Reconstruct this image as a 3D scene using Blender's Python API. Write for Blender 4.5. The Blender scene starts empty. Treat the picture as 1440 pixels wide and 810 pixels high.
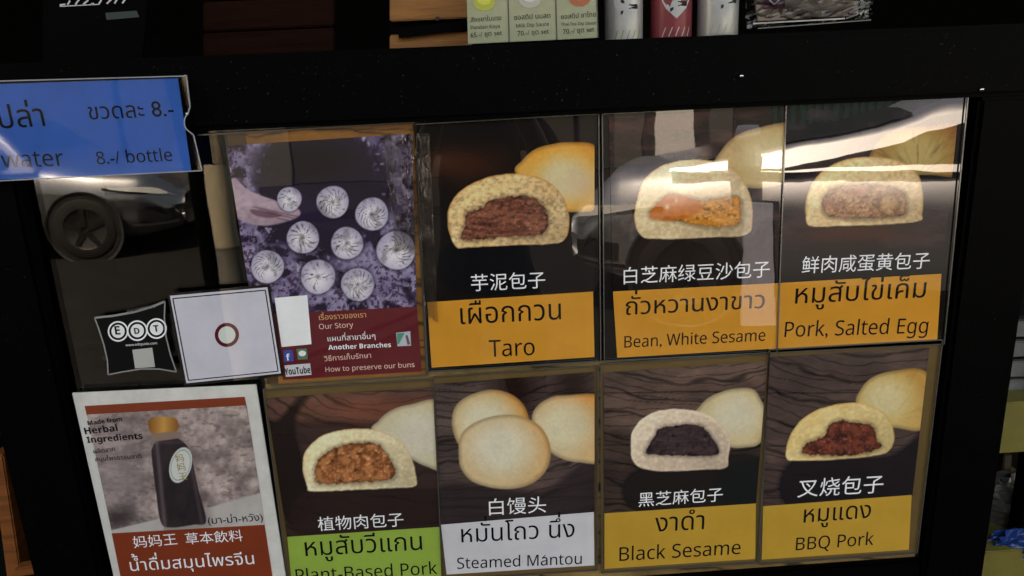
import bpy, bmesh, math, random
import numpy as np
from mathutils import Vector, Matrix
from mathutils.geometry import delaunay_2d_cdt
R_ = math.radians
sc = bpy.context.scene
COL = sc.collection
random.seed(4)

# ------------------------------------------------------------------ camera
CAM = np.array([0.0, -0.9, 1.5])
PITCH, YAW, ROLL, F = R_(15.06627), R_(-2.53342), R_(-2.41645), 1040.0
def _rx(a): return np.array([[1,0,0],[0,math.cos(a),-math.sin(a)],[0,math.sin(a),math.cos(a)]])
def _rz(a): return np.array([[math.cos(a),-math.sin(a),0],[math.sin(a),math.cos(a),0],[0,0,1]])
ROT = _rz(YAW) @ _rx(math.pi/2-PITCH) @ _rz(ROLL)
cd = bpy.data.cameras.new('camera'); cam = bpy.data.objects.new('camera', cd); COL.objects.link(cam)
cam.matrix_world = Matrix.Translation(CAM) @ Matrix(ROT.tolist()).to_4x4()
cd.sensor_width = 36; cd.lens = F/1440*36; cd.clip_start = .02; cd.clip_end = 500
sc.camera = cam

def at(px, py, Y=0.0):
    """point of the vertical plane at depth Y that stands at a spot of the photograph (measured positions)"""
    d = ROT @ np.array([(px-720)/F, -(py-405)/F, -1.0])
    return CAM + d*(Y-CAM[1])/d[1]
def proj(P):
    v = (P-CAM) @ ROT
    return 720+F*v[...,0]/-v[...,2], 405-F*v[...,1]/-v[...,2]
def mir(px, py, D):
    """where a thing seen mirrored in the pane really stands: D metres out in the street"""
    p = at(px, py, D); return np.array([p[0], -p[1], p[2]])

# ------------------------------------------------------------------ world, sun, exposure
w = bpy.data.worlds.new('World'); sc.world = w; w.use_nodes = True
nt = w.node_tree; bg = nt.nodes['Background']
sky = nt.nodes.new('ShaderNodeTexSky'); sky.sky_type = 'NISHITA'; sky.sun_disc = False
SUN_EL, SUN_AZ = R_(58), R_(-35)           # high sun from behind the stall, a little to the left
sky.sun_elevation = SUN_EL; sky.sun_rotation = SUN_AZ
sky.air_density = 1.4; sky.dust_density = 2.5
nt.links.new(sky.outputs[0], bg.inputs[0]); bg.inputs[1].default_value = .13
sd_ = bpy.data.lights.new('sun', 'SUN'); sd_.energy = 4.0; sd_.angle = R_(.5); sd_.color = (1, .965, .91)
so = bpy.data.objects.new('sun', sd_); COL.objects.link(so)
dirv = Vector((math.sin(SUN_AZ)*math.cos(SUN_EL), math.cos(SUN_AZ)*math.cos(SUN_EL), math.sin(SUN_EL)))
so.rotation_euler = dirv.to_track_quat('Z', 'Y').to_euler()
so.location = (0, 0, 6)
vs = sc.view_settings; vs.view_transform = 'Standard'; vs.look = 'None'; vs.gamma = 1; vs.use_curve_mapping = False
vs.exposure = 2.6
vs.use_white_balance = True; vs.white_balance_temperature = 9800; vs.white_balance_tint = 16
sc.cycles.max_bounces = 8; sc.cycles.use_denoising = True
sc.cycles.sample_clamp_indirect = 6

# ------------------------------------------------------------------ materials
def lin(c):
    c = np.asarray(c, float)/255.0
    return np.where(c <= .04045, c/12.92, ((c+.055)/1.055)**2.4)
INK = 1.5                                   # display value of print in this shade -> ink reflectance
def ink(c): return np.clip(lin(c)*INK, .002, .88)

MATS = {}
def mat(name, col, rough=.5, metal=0., spec=.5, coat=0., coat_ior=1.5, coat_rough=.01, var=.12, scale=30., bump=0., bscale=60., wave=0., trans=0., ior=1.45):
    if name in MATS: return MATS[name]
    m = bpy.data.materials.new(name); m.use_nodes = True; n = m.node_tree; b = n.nodes['Principled BSDF']
    b.inputs['Roughness'].default_value = rough; b.inputs['Metallic'].default_value = metal
    b.inputs['Specular IOR Level'].default_value = spec
    b.inputs['Coat Weight'].default_value = coat; b.inputs['Coat IOR'].default_value = coat_ior; b.inputs['Coat Roughness'].default_value = coat_rough
    b.inputs['Transmission Weight'].default_value = trans; b.inputs['IOR'].default_value = ior
    tc = n.nodes.new('ShaderNodeTexCoord')
    if isinstance(col, str):
        a = n.nodes.new('ShaderNodeAttribute'); a.attribute_name = col; base = a.outputs['Color']
        n.links.new(base, b.inputs['Base Color'])
    else:
        t = n.nodes.new('ShaderNodeTexNoise'); t.inputs['Scale'].default_value = scale; t.inputs['Detail'].default_value = 6; t.inputs['Roughness'].default_value = .65
        n.links.new(tc.outputs['Object'], t.inputs['Vector'])
        r = n.nodes.new('ShaderNodeValToRGB'); c = np.array(col)
        r.color_ramp.elements[0].position = .3; r.color_ramp.elements[1].position = .7
        r.color_ramp.elements[0].color = (*np.clip(c*(1-var), 0, 1), 1); r.color_ramp.elements[1].color = (*np.clip(c*(1+var), 0, 1), 1)
        n.links.new(t.outputs['Fac'], r.inputs[0]); n.links.new(r.outputs[0], b.inputs['Base Color'])
        if rough > .15 and metal == 0:
            mr = n.nodes.new('ShaderNodeMapRange'); mr.inputs['To Min'].default_value = rough*.85; mr.inputs['To Max'].default_value = min(1, rough*1.15)
            n.links.new(t.outputs['Fac'], mr.inputs['Value']); n.links.new(mr.outputs[0], b.inputs['Roughness'])
    if bump:
        t2 = n.nodes.new('ShaderNodeTexNoise'); t2.inputs['Scale'].default_value = bscale; t2.inputs['Detail'].default_value = 5
        n.links.new(tc.outputs['Object'], t2.inputs['Vector'])
        bp = n.nodes.new('ShaderNodeBump'); bp.inputs['Strength'].default_value = 1; bp.inputs['Distance'].default_value = bump
        n.links.new(t2.outputs['Fac'], bp.inputs['Height']); n.links.new(bp.outputs[0], b.inputs['Normal'])
    if wave:
        g = n.nodes.new('ShaderNodeNewGeometry')
        t3 = n.nodes.new('ShaderNodeTexNoise'); t3.inputs['Scale'].default_value = 13; t3.inputs['Detail'].default_value = 1.5
        n.links.new(g.outputs['Position'], t3.inputs['Vector'])
        b3 = n.nodes.new('ShaderNodeBump'); b3.inputs['Strength'].default_value = 1; b3.inputs['Distance'].default_value = wave
        n.links.new(t3.outputs['Fac'], b3.inputs['Height']); n.links.new(b3.outputs[0], b.inputs['Coat Normal'])
    MATS[name] = m
    return m
LAM = dict(rough=.6, spec=.1, coat=1., coat_ior=1.62, coat_rough=.012, wave=1.6e-4)     # print under clear laminate
P_PRINT = mat('laminated_print', 'ink', **LAM)
def lam(name, rgb, **k):
    kw = dict(LAM); kw.update(k)
    return mat(name, ink(rgb), var=.09, scale=14, **kw)
M_WHITE_T = lam('white_ink', (212,210,205)); M_BLACK_T = lam('black_ink', (14,12,12))
M_ORANGE = lam('orange_ink', (180,120,42)); M_MUSTARD = lam('mustard_ink', (162,124,46)); M_GREEN = lam('green_ink', (118,144,60)); M_PALE = lam('pale_ink', (172,171,173))
M_RED = lam('maroon_ink', (84,22,28)); M_RUST = lam('rust_ink', (112,44,24)); M_BLUE = lam('blue_ink', (44,114,228), coat=0.); M_NAVY = lam('navy_ink', (4,6,20), coat=0., spec=0.)
M_TAN = lam('tan_ink', (190,140,95)); M_PINK = lam('pink_ink', (205,165,150))
M_FRAME = mat('black_painted_steel', (.0006,.0006,.0007), rough=.5, spec=.035, bump=2e-4, bscale=90, var=.3)
def dust(m, amount=.66, col=(.05,.048,.044,1), scale=420):
    n = m.node_tree; b = n.nodes['Principled BSDF']; src = b.inputs['Base Color'].links[0].from_socket
    tc = n.nodes.new('ShaderNodeTexCoord'); t = n.nodes.new('ShaderNodeTexNoise'); t.inputs['Scale'].default_value = scale; t.inputs['Detail'].default_value = 2
    t2 = n.nodes.new('ShaderNodeTexNoise'); t2.inputs['Scale'].default_value = 5; t2.inputs['Detail'].default_value = 4
    n.links.new(tc.outputs['Object'], t.inputs['Vector']); n.links.new(tc.outputs['Object'], t2.inputs['Vector'])
    a = n.nodes.new('ShaderNodeMath'); a.operation = 'MULTIPLY_ADD'; a.inputs[1].default_value = .12; n.links.new(t2.outputs['Fac'], a.inputs[0]); n.links.new(t.outputs['Fac'], a.inputs[2])
    r = n.nodes.new('ShaderNodeMapRange'); r.inputs['From Min'].default_value = amount+.12; r.inputs['From Max'].default_value = amount+.18; n.links.new(a.outputs[0], r.inputs['Value'])
    mx = n.nodes.new('ShaderNodeMix'); mx.data_type = 'RGBA'; n.links.new(r.outputs[0], mx.inputs[0]); n.links.new(src, mx.inputs[6]); mx.inputs[7].default_value = col
    n.links.new(mx.outputs[2], b.inputs['Base Color'])
dust(M_FRAME)
M_BACK = mat('dark_cabinet_lining', (.006,.0055,.005), rough=.8, spec=.1)
M_EDGE = mat('clear_plastic_edge', (.07,.065,.055), rough=.25, spec=.6, coat=1, coat_ior=1.5, coat_rough=.1, bump=4e-4, bscale=160)
M_CHROME = mat('chrome', (.7,.7,.72), rough=.12, metal=1, var=.02)
M_GRIME = mat('greyish_white_paper', ink((176,174,168)), rough=.55, spec=.2, coat=1, coat_ior=1.5, coat_rough=.05, bump=5e-4, bscale=40)

def glass_mat():
    m = bpy.data.materials.new('window_glass'); m.use_nodes = True; n = m.node_tree
    n.nodes.remove(n.nodes['Principled BSDF']); out = n.nodes['Material Output']
    tr = n.nodes.new('ShaderNodeBsdfTransparent'); tr.inputs[0].default_value = (.86,.88,.87,1)
    gl = n.nodes.new('ShaderNodeBsdfGlossy'); gl.inputs['Roughness'].default_value = .008
    fr = n.nodes.new('ShaderNodeFresnel'); fr.inputs[0].default_value = 1.62; mx = n.nodes.new('ShaderNodeMixShader')
    g = n.nodes.new('ShaderNodeNewGeometry'); t = n.nodes.new('ShaderNodeTexNoise'); t.inputs['Scale'].default_value = 9
    b = n.nodes.new('ShaderNodeBump'); b.inputs['Strength'].default_value = 1; b.inputs['Distance'].default_value = 1e-4
    n.links.new(g.outputs['Position'], t.inputs['Vector']); n.links.new(t.outputs['Fac'], b.inputs['Height']); n.links.new(b.outputs[0], gl.inputs['Normal'])
    n.links.new(fr.outputs[0], mx.inputs[0]); n.links.new(tr.outputs[0], mx.inputs[1]); n.links.new(gl.outputs[0], mx.inputs[2]); n.links.new(mx.outputs[0], out.inputs[0])
    return m
M_GLASS = glass_mat()
def clear_mat(name, tint, f=1.5, rough=.03, bd=2e-4, bs=12):
    m = bpy.data.materials.new(name); m.use_nodes = True; n = m.node_tree
    n.nodes.remove(n.nodes['Principled BSDF']); out = n.nodes['Material Output']
    tr = n.nodes.new('ShaderNodeBsdfTransparent'); tr.inputs[0].default_value = (*tint, 1)
    gl = n.nodes.new('ShaderNodeBsdfGlossy'); gl.inputs['Roughness'].default_value = rough
    fr = n.nodes.new('ShaderNodeFresnel'); fr.inputs[0].default_value = f; mx = n.nodes.new('ShaderNodeMixShader')
    tc = n.nodes.new('ShaderNodeTexCoord'); t = n.nodes.new('ShaderNodeTexNoise'); t.inputs['Scale'].default_value = bs; t.inputs['Detail'].default_value = 1.5; b = n.nodes.new('ShaderNodeBump'); b.inputs['Strength'].default_value = 1; b.inputs['Distance'].default_value = bd
    n.links.new(tc.outputs['Object'], t.inputs['Vector']); n.links.new(t.outputs['Fac'], b.inputs['Height']); n.links.new(b.outputs[0], gl.inputs['Normal'])
    n.links.new(fr.outputs[0], mx.inputs[0]); n.links.new(tr.outputs[0], mx.inputs[1]); n.links.new(gl.outputs[0], mx.inputs[2]); n.links.new(mx.outputs[0], out.inputs[0])
    return m
M_CLEAR = clear_mat('clear_acrylic', (.94,.94,.94), 1.45)
M_WRAP = clear_mat('clear_wrap', (.9,.9,.9), 1.5, .08, 1e-3, 40)

# ------------------------------------------------------------------ object helpers
def tag(o, label=None, cat=None, group=None, kind=None):
    if label: o['label'] = label
    if cat: o['category'] = cat
    if group: o['group'] = group
    if kind: o['kind'] = kind
    return o
def empty(name, loc, label, cat, group=None):
    o = bpy.data.objects.new(name, None); COL.objects.link(o); o.location = tuple(loc); o.empty_display_size = .05
    return tag(o, label, cat, group)
def link(name, me, m, parent=None, smooth=False):
    o = bpy.data.objects.new(name, me); COL.objects.link(o)
    if m and not me.materials: me.materials.append(m)
    if smooth: me.polygons.foreach_set('use_smooth', [True]*len(me.polygons))
    if parent is not None:
        o.parent = parent
        p = parent; off = Vector((0,0,0))
        while p is not None: off += p.location; p = p.parent
        me.transform(Matrix.Translation(-off))       # meshes are written in world coordinates
    return o
def raw(name, V, Fc, m, parent=None, smooth=False):
    me = bpy.data.meshes.new(name); me.from_pydata([tuple(map(float, v)) for v in V], [], [tuple(f) for f in Fc]); me.update()
    return link(name, me, m, parent, smooth)
def prism(name, pts, m, parent=None, t=.002, bevel=0.):
    """flat outline (world points, counter-clockwise seen from the camera) given thickness t away from the camera"""
    pts = [np.array(p, float) for p in pts]; n = len(pts)
    V = pts + [p+np.array([0, t, 0]) for p in pts]
    Fc = [list(range(n)), list(range(2*n-1, n-1, -1))] + [[(i+1)%n, i, n+i, n+(i+1)%n] for i in range(n)]
    o = raw(name, V, Fc, m, parent)
    if bevel:
        bm = bmesh.new(); bm.from_mesh(o.data); bmesh.ops.bevel(bm, geom=bm.edges[:], offset=bevel, segments=2, affect='EDGES'); bm.to_mesh(o.data); bm.free()
    return o
def box(name, c, s, m, parent=None, bevel=.002, rz=0., seg=2):
    bm = bmesh.new(); bmesh.ops.create_cube(bm, size=1)
    bmesh.ops.scale(bm, vec=s, verts=bm.verts)
    if bevel: bmesh.ops.bevel(bm, geom=bm.edges[:], offset=min(bevel, min(s)*.4), segments=seg, affect='EDGES')
    bmesh.ops.rotate(bm, matrix=Matrix.Rotation(rz, 3, 'Z'), verts=bm.verts)
    bmesh.ops.translate(bm, vec=c, verts=bm.verts)
    me = bpy.data.meshes.new(name); bm.to_mesh(me); bm.free()
    return link(name, me, m, parent)
def lathe(name, prof, axis_o, m, parent=None, n=40, axis='Z', smooth=True):
    V, Fc = [], []
    for r, h in prof:
        for k in range(n):
            a = 2*math.pi*k/n; x, y = r*math.cos(a), r*math.sin(a)
            v = (x, y, h) if axis == 'Z' else (x, h, y)
            V.append(np.array(v)+np.array(axis_o))
    for i in range(len(prof)-1):
        for k in range(n):
            q = [i*n+k, i*n+(k+1)%n, (i+1)*n+(k+1)%n, (i+1)*n+k]
            Fc.append(q if axis == 'Z' else q[::-1])
    return raw(name, V, Fc, m, parent, smooth)
def quadpts(c4, Y): return [at(x, y, Y) for x, y in c4]     # TL, TR, BR, BL in photo pixels
def strip(name, a, b, wd, m, parent, t=.0012):
    a, b = np.array(a), np.array(b); d = (b-a)/np.linalg.norm(b-a); nrm = np.array([-d[2], 0, d[0]])*wd/2
    return prism(name, [a-nrm, b-nrm, b+nrm, a+nrm], m, parent, t)
def curve_pts(P, n=8, closed=True):
    P = np.array(P, float); N = len(P); out = []
    rng = range(N) if closed else range(N-1)
    for i in rng:
        if closed: a, b, c, d = P[(i-1)%N], P[i], P[(i+1)%N], P[(i+2)%N]
        else: a, b, c, d = P[max(i-1,0)], P[i], P[i+1], P[min(i+2,N-1)]
        for k in range(n):
            t = k/n; out.append(.5*((2*b)+(-a+c)*t+(2*a-5*b+4*c-d)*t*t+(-a+3*b-3*c+d)*t**3))
    if not closed: out.append(P[-1])
    return np.array(out)

# ------------------------------------------------------------------ lettering
TONE = '\u0e48\u0e49\u0e4a\u0e4b'; UPPER = '\u0e31\u0e34\u0e35\u0e36\u0e37\u0e4d'
def sans(t, bold=False):
    out = ''
    for ch in t:
        o = ord(ch)
        if 65 <= o <= 90: out += chr((0x1D5D4 if bold else 0x1D5A0)+o-65)
        elif 97 <= o <= 122: out += chr((0x1D5EE if bold else 0x1D5BA)+o-97)
        elif 48 <= o <= 57: out += chr((0x1D7EC if bold else 0x1D7E2)+o-48)
        else: out += ch
    return out
def _outline(body, offset):
    c = bpy.data.curves.new('lettering', 'FONT'); c.body = body; c.size = 1; c.fill_mode = 'NONE'; c.resolution_u = 3; c.offset = offset
    o = bpy.data.objects.new('lettering', c); me = bpy.data.meshes.new_from_object(o)
    n = len(me.vertices); V = np.zeros(n*3); me.vertices.foreach_get('co', V)
    ne = len(me.edges); E = np.zeros(ne*2, int); me.edges.foreach_get('vertices', E)
    bpy.data.objects.remove(o); bpy.data.curves.remove(c); bpy.data.meshes.remove(me)
    return V.reshape(-1, 3)[:, :2], E.reshape(-1, 2)
def glyphs(body, offset):
    V, E = _outline(body, offset); V = V.copy()
    for i, ch in enumerate(body):
        if ch in TONE and ((i and body[i-1] in UPPER) or (i+1 < len(body) and body[i+1] == '\u0e33')):
            a, b = len(_outline(body[:i], offset)[0]), len(_outline(body[:i+1], offset)[0])
            V[a:b, 1] += .19
        if ch == '\u00b4': pass
    E = np.array([(min(a, b), max(a, b)) if abs(a-b) == 1 else (max(a, b), min(a, b)) for a, b in E])
    T2, _, Fs, _, _, _ = delaunay_2d_cdt([Vector(v) for v in V], [tuple(map(int, e)) for e in E], [], 0, 1e-6, False)
    P = np.array([tuple(v) for v in T2]); T = np.array([tuple(f) for f in Fs]); C = P[T].mean(1)
    A, B = V[E[:, 0]], V[E[:, 1]]; px, py = C[:, 0][:, None], C[:, 1][:, None]
    up = (A[:, 1] <= py) & (B[:, 1] > py); dn = (A[:, 1] > py) & (B[:, 1] <= py)
    cr = (B[:, 0]-A[:, 0])*(py-A[:, 1])-(px-A[:, 0])*(B[:, 1]-A[:, 1])
    wn = (up & (cr > 0)).sum(1)-(dn & (cr < 0)).sum(1)
    return P, T[wn != 0]
def text(body, p0, p1, Y, m, parent, name='lettering', offset=.012, base=0., ys=1., bottom=False, latin=None, slant=0., up_down=False):
    if latin: body = sans(body, latin == 'bold')
    P, T = glyphs(body, offset)
    x0, x1 = P[:, 0].min(), P[:, 0].max(); yb = P[:, 1].min() if bottom else 0.
    a, b = at(*p0, Y), at(*p1, Y)
    if up_down: a, b = np.array(p0, float), np.array(p1, float)
    d = b-a; L = np.linalg.norm(d); d /= L; n = np.array([-d[2], 0, d[0]]); s = L/(x1-x0)
    W = a[None]+((P[:, 0]-x0)*s+(P[:, 1]-yb)*s*ys*slant)[:, None]*d[None]+((P[:, 1]-yb)*s*ys)[:, None]*n[None]
    return raw(name, W, T.tolist(), m, parent)

# ------------------------------------------------------------------ print painter (flat printed photographs of buns, mixed as ink values)
def _h(ix, iy, s):
    v = np.sin(ix*127.1+iy*311.7+s*74.7)*43758.5453; return v-np.floor(v)
def vn(x, y, s=0):
    ix, iy = np.floor(x), np.floor(y); fx, fy = x-ix, y-iy; fx = fx*fx*(3-2*fx); fy = fy*fy*(3-2*fy)
    return (_h(ix, iy, s)*(1-fx)+_h(ix+1, iy, s)*fx)*(1-fy)+(_h(ix, iy+1, s)*(1-fx)+_h(ix+1, iy+1, s)*fx)*fy
def fbm(x, y, s=0, o=4):
    v = 0; a = .5; t = 0
    for k in range(o): v = v+a*vn(x*2**k, y*2**k, s+k); t += a; a *= .55
    return v/t
def sst(a, b, x): t = np.clip((x-a)/(b-a), 0, 1); return t*t*(3-2*t)
class Img:
    def __init__(s, X, Y, col): s.X, s.Y = X, Y; s.C = np.tile(np.array(col, float), (len(X), 1))
    def over(s, m, col):
        col = np.array(col, float)
        if col.ndim == 1: col = col[None]
        s.C = s.C*(1-m[:, None])+col*m[:, None]
    def mul(s, f): s.C = s.C*f[:, None]
    def sd(s, pts, n=6, closed_smooth=True):
        P = curve_pts(pts, n) if closed_smooth else np.array(pts, float)
        D = np.full(len(s.X), -99.); x0, y0 = P.min(0)-26; x1, y1 = P.max(0)+26
        k = np.where((s.X > x0) & (s.X < x1) & (s.Y > y0) & (s.Y < y1))[0]
        if not len(k): return D
        X, Y = s.X[k][:, None], s.Y[k][:, None]; A = P[None]; B = np.roll(P, -1, 0)[None]
        ex, ey = B[..., 0]-A[..., 0], B[..., 1]-A[..., 1]; wx, wy = X-A[..., 0], Y-A[..., 1]
        t = np.clip((wx*ex+wy*ey)/(ex*ex+ey*ey+1e-9), 0, 1); d = np.sqrt(((wx-t*ex)**2+(wy-t*ey)**2).min(1))
        cond = ((A[..., 1] <= Y) != (B[..., 1] <= Y)) & (X < A[..., 0]+ex*(Y-A[..., 1])/(ey+1e-12))
        ins = cond.sum(1) % 2 == 1
        D[k] = np.where(ins, d, -d); return D
def mixc(a, b, t): return np.array(a, float)[None]*(1-t[:, None])+np.array(b, float)[None]*t[:, None]

def wood(I, hi, lo, seed=0, cx=900, cy=900, sc_=.045, top=None):
    X, Y = I.X, I.Y
    wx = X+26*fbm(X/90, Y/60, seed); wy = Y+34*fbm(X/120, Y/50, seed+9)
    r = np.sqrt(((wx-cx)*.7)**2+((wy-cy)*1.15)**2)
    g = np.abs(np.sin(r*sc_*1.6+3*fbm(X/140, Y/70, seed+3)))
    line = np.maximum(1-sst(0, .34, g), (1-sst(0, .3, np.abs(np.sin(r*sc_*4.2+1.6*fbm(X/60, Y/40, seed+13))))))
    f = fbm(X/9, Y/2.2, seed+5); big = fbm(X/70, Y/35, seed+7)
    c = mixc(lo, hi, np.clip(big*1.2-.05+.45*(f-.5), 0, 1))
    I.C = c; I.mul(1-.78*line*(.35+.65*fbm(X/30, Y/30, seed+2)))
    pl = np.abs(((Y-.0*X+8*fbm(X/200, Y/200, seed)) % 74)-37) ; I.mul(1-.55*(1-sst(0, 1.6, pl)))
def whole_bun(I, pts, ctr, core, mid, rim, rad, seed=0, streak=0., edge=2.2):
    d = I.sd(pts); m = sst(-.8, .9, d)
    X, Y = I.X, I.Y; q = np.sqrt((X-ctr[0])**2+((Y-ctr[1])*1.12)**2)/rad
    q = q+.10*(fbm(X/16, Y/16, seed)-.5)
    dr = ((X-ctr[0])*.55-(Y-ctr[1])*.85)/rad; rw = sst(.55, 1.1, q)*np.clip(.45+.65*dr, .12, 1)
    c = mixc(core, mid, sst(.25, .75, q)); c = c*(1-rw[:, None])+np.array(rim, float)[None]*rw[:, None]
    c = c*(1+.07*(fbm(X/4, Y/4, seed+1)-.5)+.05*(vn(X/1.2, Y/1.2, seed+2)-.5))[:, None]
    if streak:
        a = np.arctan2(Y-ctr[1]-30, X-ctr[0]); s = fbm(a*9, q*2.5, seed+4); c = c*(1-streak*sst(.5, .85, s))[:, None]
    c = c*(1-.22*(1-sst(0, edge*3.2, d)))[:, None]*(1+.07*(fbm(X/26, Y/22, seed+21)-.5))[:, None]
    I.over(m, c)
def cut_bun(I, out, fill, crumb, crumb2, crust, fa, fb, fc, seed=0, pore=.35, streaky=True, rough=3., crust_w=3.2, chunk=7.):
    X, Y = I.X, I.Y
    d = I.sd(out)+1.6*(fbm(X/8, Y/8, seed+1)-.5); m = sst(-.7, .8, d)
    c = mixc(crumb, crumb2, np.clip(fbm(X/22, Y/22, seed)*1.4-.2, 0, 1))
    pr = fbm(X/4.2+.5*fbm(X/9, Y/9, seed+19), Y/3.2, seed+2, 3); big = vn(X/5.3, Y/4.2, seed+12)
    c = c*(1-pore*.42*sst(.45, .85, pr)-pore*.16*sst(.6, .95, big)+.10*(1-sst(.2, .5, pr)))[:, None]
    c = c*(1+.10*sst(6, 0, d)*sst(0, 2, d))[:, None]
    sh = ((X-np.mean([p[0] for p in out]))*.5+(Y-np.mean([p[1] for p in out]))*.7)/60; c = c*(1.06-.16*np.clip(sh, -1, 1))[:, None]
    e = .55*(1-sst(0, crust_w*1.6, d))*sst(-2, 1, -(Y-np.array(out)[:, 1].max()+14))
    c = c*(1-e[:, None])+np.array(crust, float)[None]*e[:, None]
    I.over(m, c)
    df = I.sd(fill)+rough*2*(fbm(X/5, Y/5, seed+4)-.5); mf = sst(-1., 1.2, df)
    I.mul(1-.25*(sst(-6, 0, df)*m*(1-mf)))
    if streaky: n1 = fbm(X/24+1.5*fbm(X/20, Y/20, seed+8), Y/3.8+2.5*fbm(X/28, Y/28, seed+6), seed+5)
    else: n1 = fbm(X/chunk, Y/chunk, seed+5)
    c = mixc(fa, fb, sst(.3, .62, n1)); k = sst(.62, .82, fbm(X/(chunk*.55), Y/(chunk*.45), seed+7))
    c = c*(1-k[:, None])+np.array(fc, float)[None]*k[:, None]
    c = c*(1-.4*sst(.52, .78, fbm(X/(chunk*.8), Y/(chunk*.6), seed+9)))[:, None]*(1+.3*sst(.62, .8, fbm(X/(chunk*.5), Y/(chunk*.4), seed+19)))[:, None]*(1-.3*(1-sst(0, 5, df)))[:, None]
    I.over(mf, c)

def print_grid(name, c4, Y, parent, paint, step=1.25, m=None):
    """flat printed photograph: a fine sheet whose ink values are mixed per point"""
    TL, TR, BR, BL = [at(x, y, Y) for x, y in c4]
    nx = int(max(np.hypot(c4[1][0]-c4[0][0], c4[1][1]-c4[0][1]), 20)/step)+2; ny = int(np.hypot(c4[3][0]-c4[0][0], c4[3][1]-c4[0][1])/step)+2
    u = np.linspace(0, 1, nx)[None, :, None]; v = np.linspace(0, 1, ny)[:, None, None]
    P = ((TL*(1-u)+TR*u)*(1-v)+(BL*(1-u)+BR*u)*v).reshape(-1, 3)
    X, Yp = proj(P); I = Img(X, Yp, (10, 10, 10)); paint(I)
    off = Vector((0,0,0)); p = parent
    while p is not None: off += p.location; p = p.parent
    P = P-np.array(off)
    i = np.arange(ny-1)[:, None]*nx+np.arange(nx-1)[None]
    Q = np.stack([i+nx, i+nx+1, i+1, i], -1).reshape(-1)
    me = bpy.data.meshes.new(name); me.vertices.add(len(P)); me.vertices.foreach_set('co', P.reshape(-1).astype(np.float32))
    nf = len(Q)//4; me.loops.add(len(Q)); me.loops.foreach_set('vertex_index', Q.astype(np.int32)); me.polygons.add(nf)
    me.polygons.foreach_set('loop_start', (np.arange(nf)*4).astype(np.int32)); me.update(calc_edges=True)
    a = me.color_attributes.new('ink', 'FLOAT_COLOR', 'POINT'); C = np.ones((len(P), 4), np.float32); C[:, :3] = ink(np.clip(I.C, 0, 255))
    a.data.foreach_set('color', C.reshape(-1))
    me.materials.append(m or P_PRINT)
    o = bpy.data.objects.new(name, me); COL.objects.link(o); o.parent = parent
    return o
def lerp(a, b, t): return (a[0]+(b[0]-a[0])*t, a[1]+(b[1]-a[1])*t)
# ------------------------------------------------------------------ the setting
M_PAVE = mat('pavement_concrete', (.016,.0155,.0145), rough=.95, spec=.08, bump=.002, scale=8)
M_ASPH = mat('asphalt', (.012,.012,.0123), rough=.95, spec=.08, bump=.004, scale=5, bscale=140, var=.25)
M_KERB = mat('kerb_concrete', (.02,.0195,.0185), rough=.9, spec=.1, bump=.002)
def sheet(name, x0, x1, y0, y1, z, m, parent=None, t=.3):
    V = [(x0,y0,z),(x1,y0,z),(x1,y1,z),(x0,y1,z),(x0,y0,z-t),(x1,y0,z-t),(x1,y1,z-t),(x0,y1,z-t)]
    return raw(name, V, [(0,1,2,3),(7,6,5,4),(0,4,5,1),(1,5,6,2),(2,6,7,3),(3,7,4,0)], m, parent)
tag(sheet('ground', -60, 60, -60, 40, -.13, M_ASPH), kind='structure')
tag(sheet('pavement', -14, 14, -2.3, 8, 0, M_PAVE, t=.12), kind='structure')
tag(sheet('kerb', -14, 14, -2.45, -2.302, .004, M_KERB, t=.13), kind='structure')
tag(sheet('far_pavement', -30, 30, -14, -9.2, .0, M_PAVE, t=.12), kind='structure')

# ------------------------------------------------------------------ cabinet
cab = empty('food_cabinet', (0, .2, 0), 'black steel food cabinet whose glass front is covered with bun menu cards', 'cabinet')
def P3(x, y, Y): return at(x, y, Y)
zt, zb = at(840, 56, -.02)[2], at(840, 160, -.012)[2]      # top rail edges
xl_o, xl_i = at(0, 470, 0)[0]-.02, at(95, 540, 0)[0]
xr_i, xr_o = at(1328, 470, 0)[0], at(1420, 470, 0)[0]
zbot = at(800, 812, 0)[2]-.004
box('top_rail', ((xl_o+xr_o)/2, .03, (zt+zb)/2), (xr_o-xl_o, .1, zt-zb), M_FRAME, cab, .006)
box('side_post', ((xl_o+xl_i)/2, .031, (zb+.3)/2), (xl_i-xl_o, .096, zb-.3), M_FRAME, cab, .005)
box('side_post', ((xr_o+xr_i)/2, .031, (zb+.3)/2), (xr_o-xr_i, .096, zb-.3), M_FRAME, cab, .005)
box('bottom_rail', ((xl_i+xr_i)/2, .034, zbot-.05), (xr_i-xl_i-.001, .09, .1), M_FRAME, cab, .004)
box('glass_pane', ((xl_i+xr_i)/2, .006, (zb+zbot)/2), (xr_i-xl_i, .006, zb-zbot), M_GLASS, cab, 0)
box('back_panel', ((xl_i+xr_i)/2, .33, (zb+.3)/2), (xr_i-xl_i+.1, .01, zb-.3), M_BACK, cab, 0)
box('lower_panel', ((xl_i+xr_i)/2, .05, (zbot-.1+.3)/2), (xr_i-xl_i, .02, zbot-.1-.3), M_FRAME, cab, .002)
box('cabinet_side', (xl_o+.01, .2, (zb+.3)/2), (.02, .24, zb-.3), M_FRAME, cab, 0)
box('cabinet_side', (xr_o-.01, .2, (zb+.3)/2), (.02, .24, zb-.3), M_FRAME, cab, 0)
box('inner_shelf', ((xl_i+xr_i)/2, .19, at(150, 500, .1)[2]), (xr_i-xl_i, .2, .008), mat('greyish_shelf', (.12,.11,.1), rough=.5), cab, .001)
box('cabinet_top', ((xl_o+xr_o)/2, .3, zt-.03), (xr_o-xl_o, .44, .012), M_FRAME, cab, .001)
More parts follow.
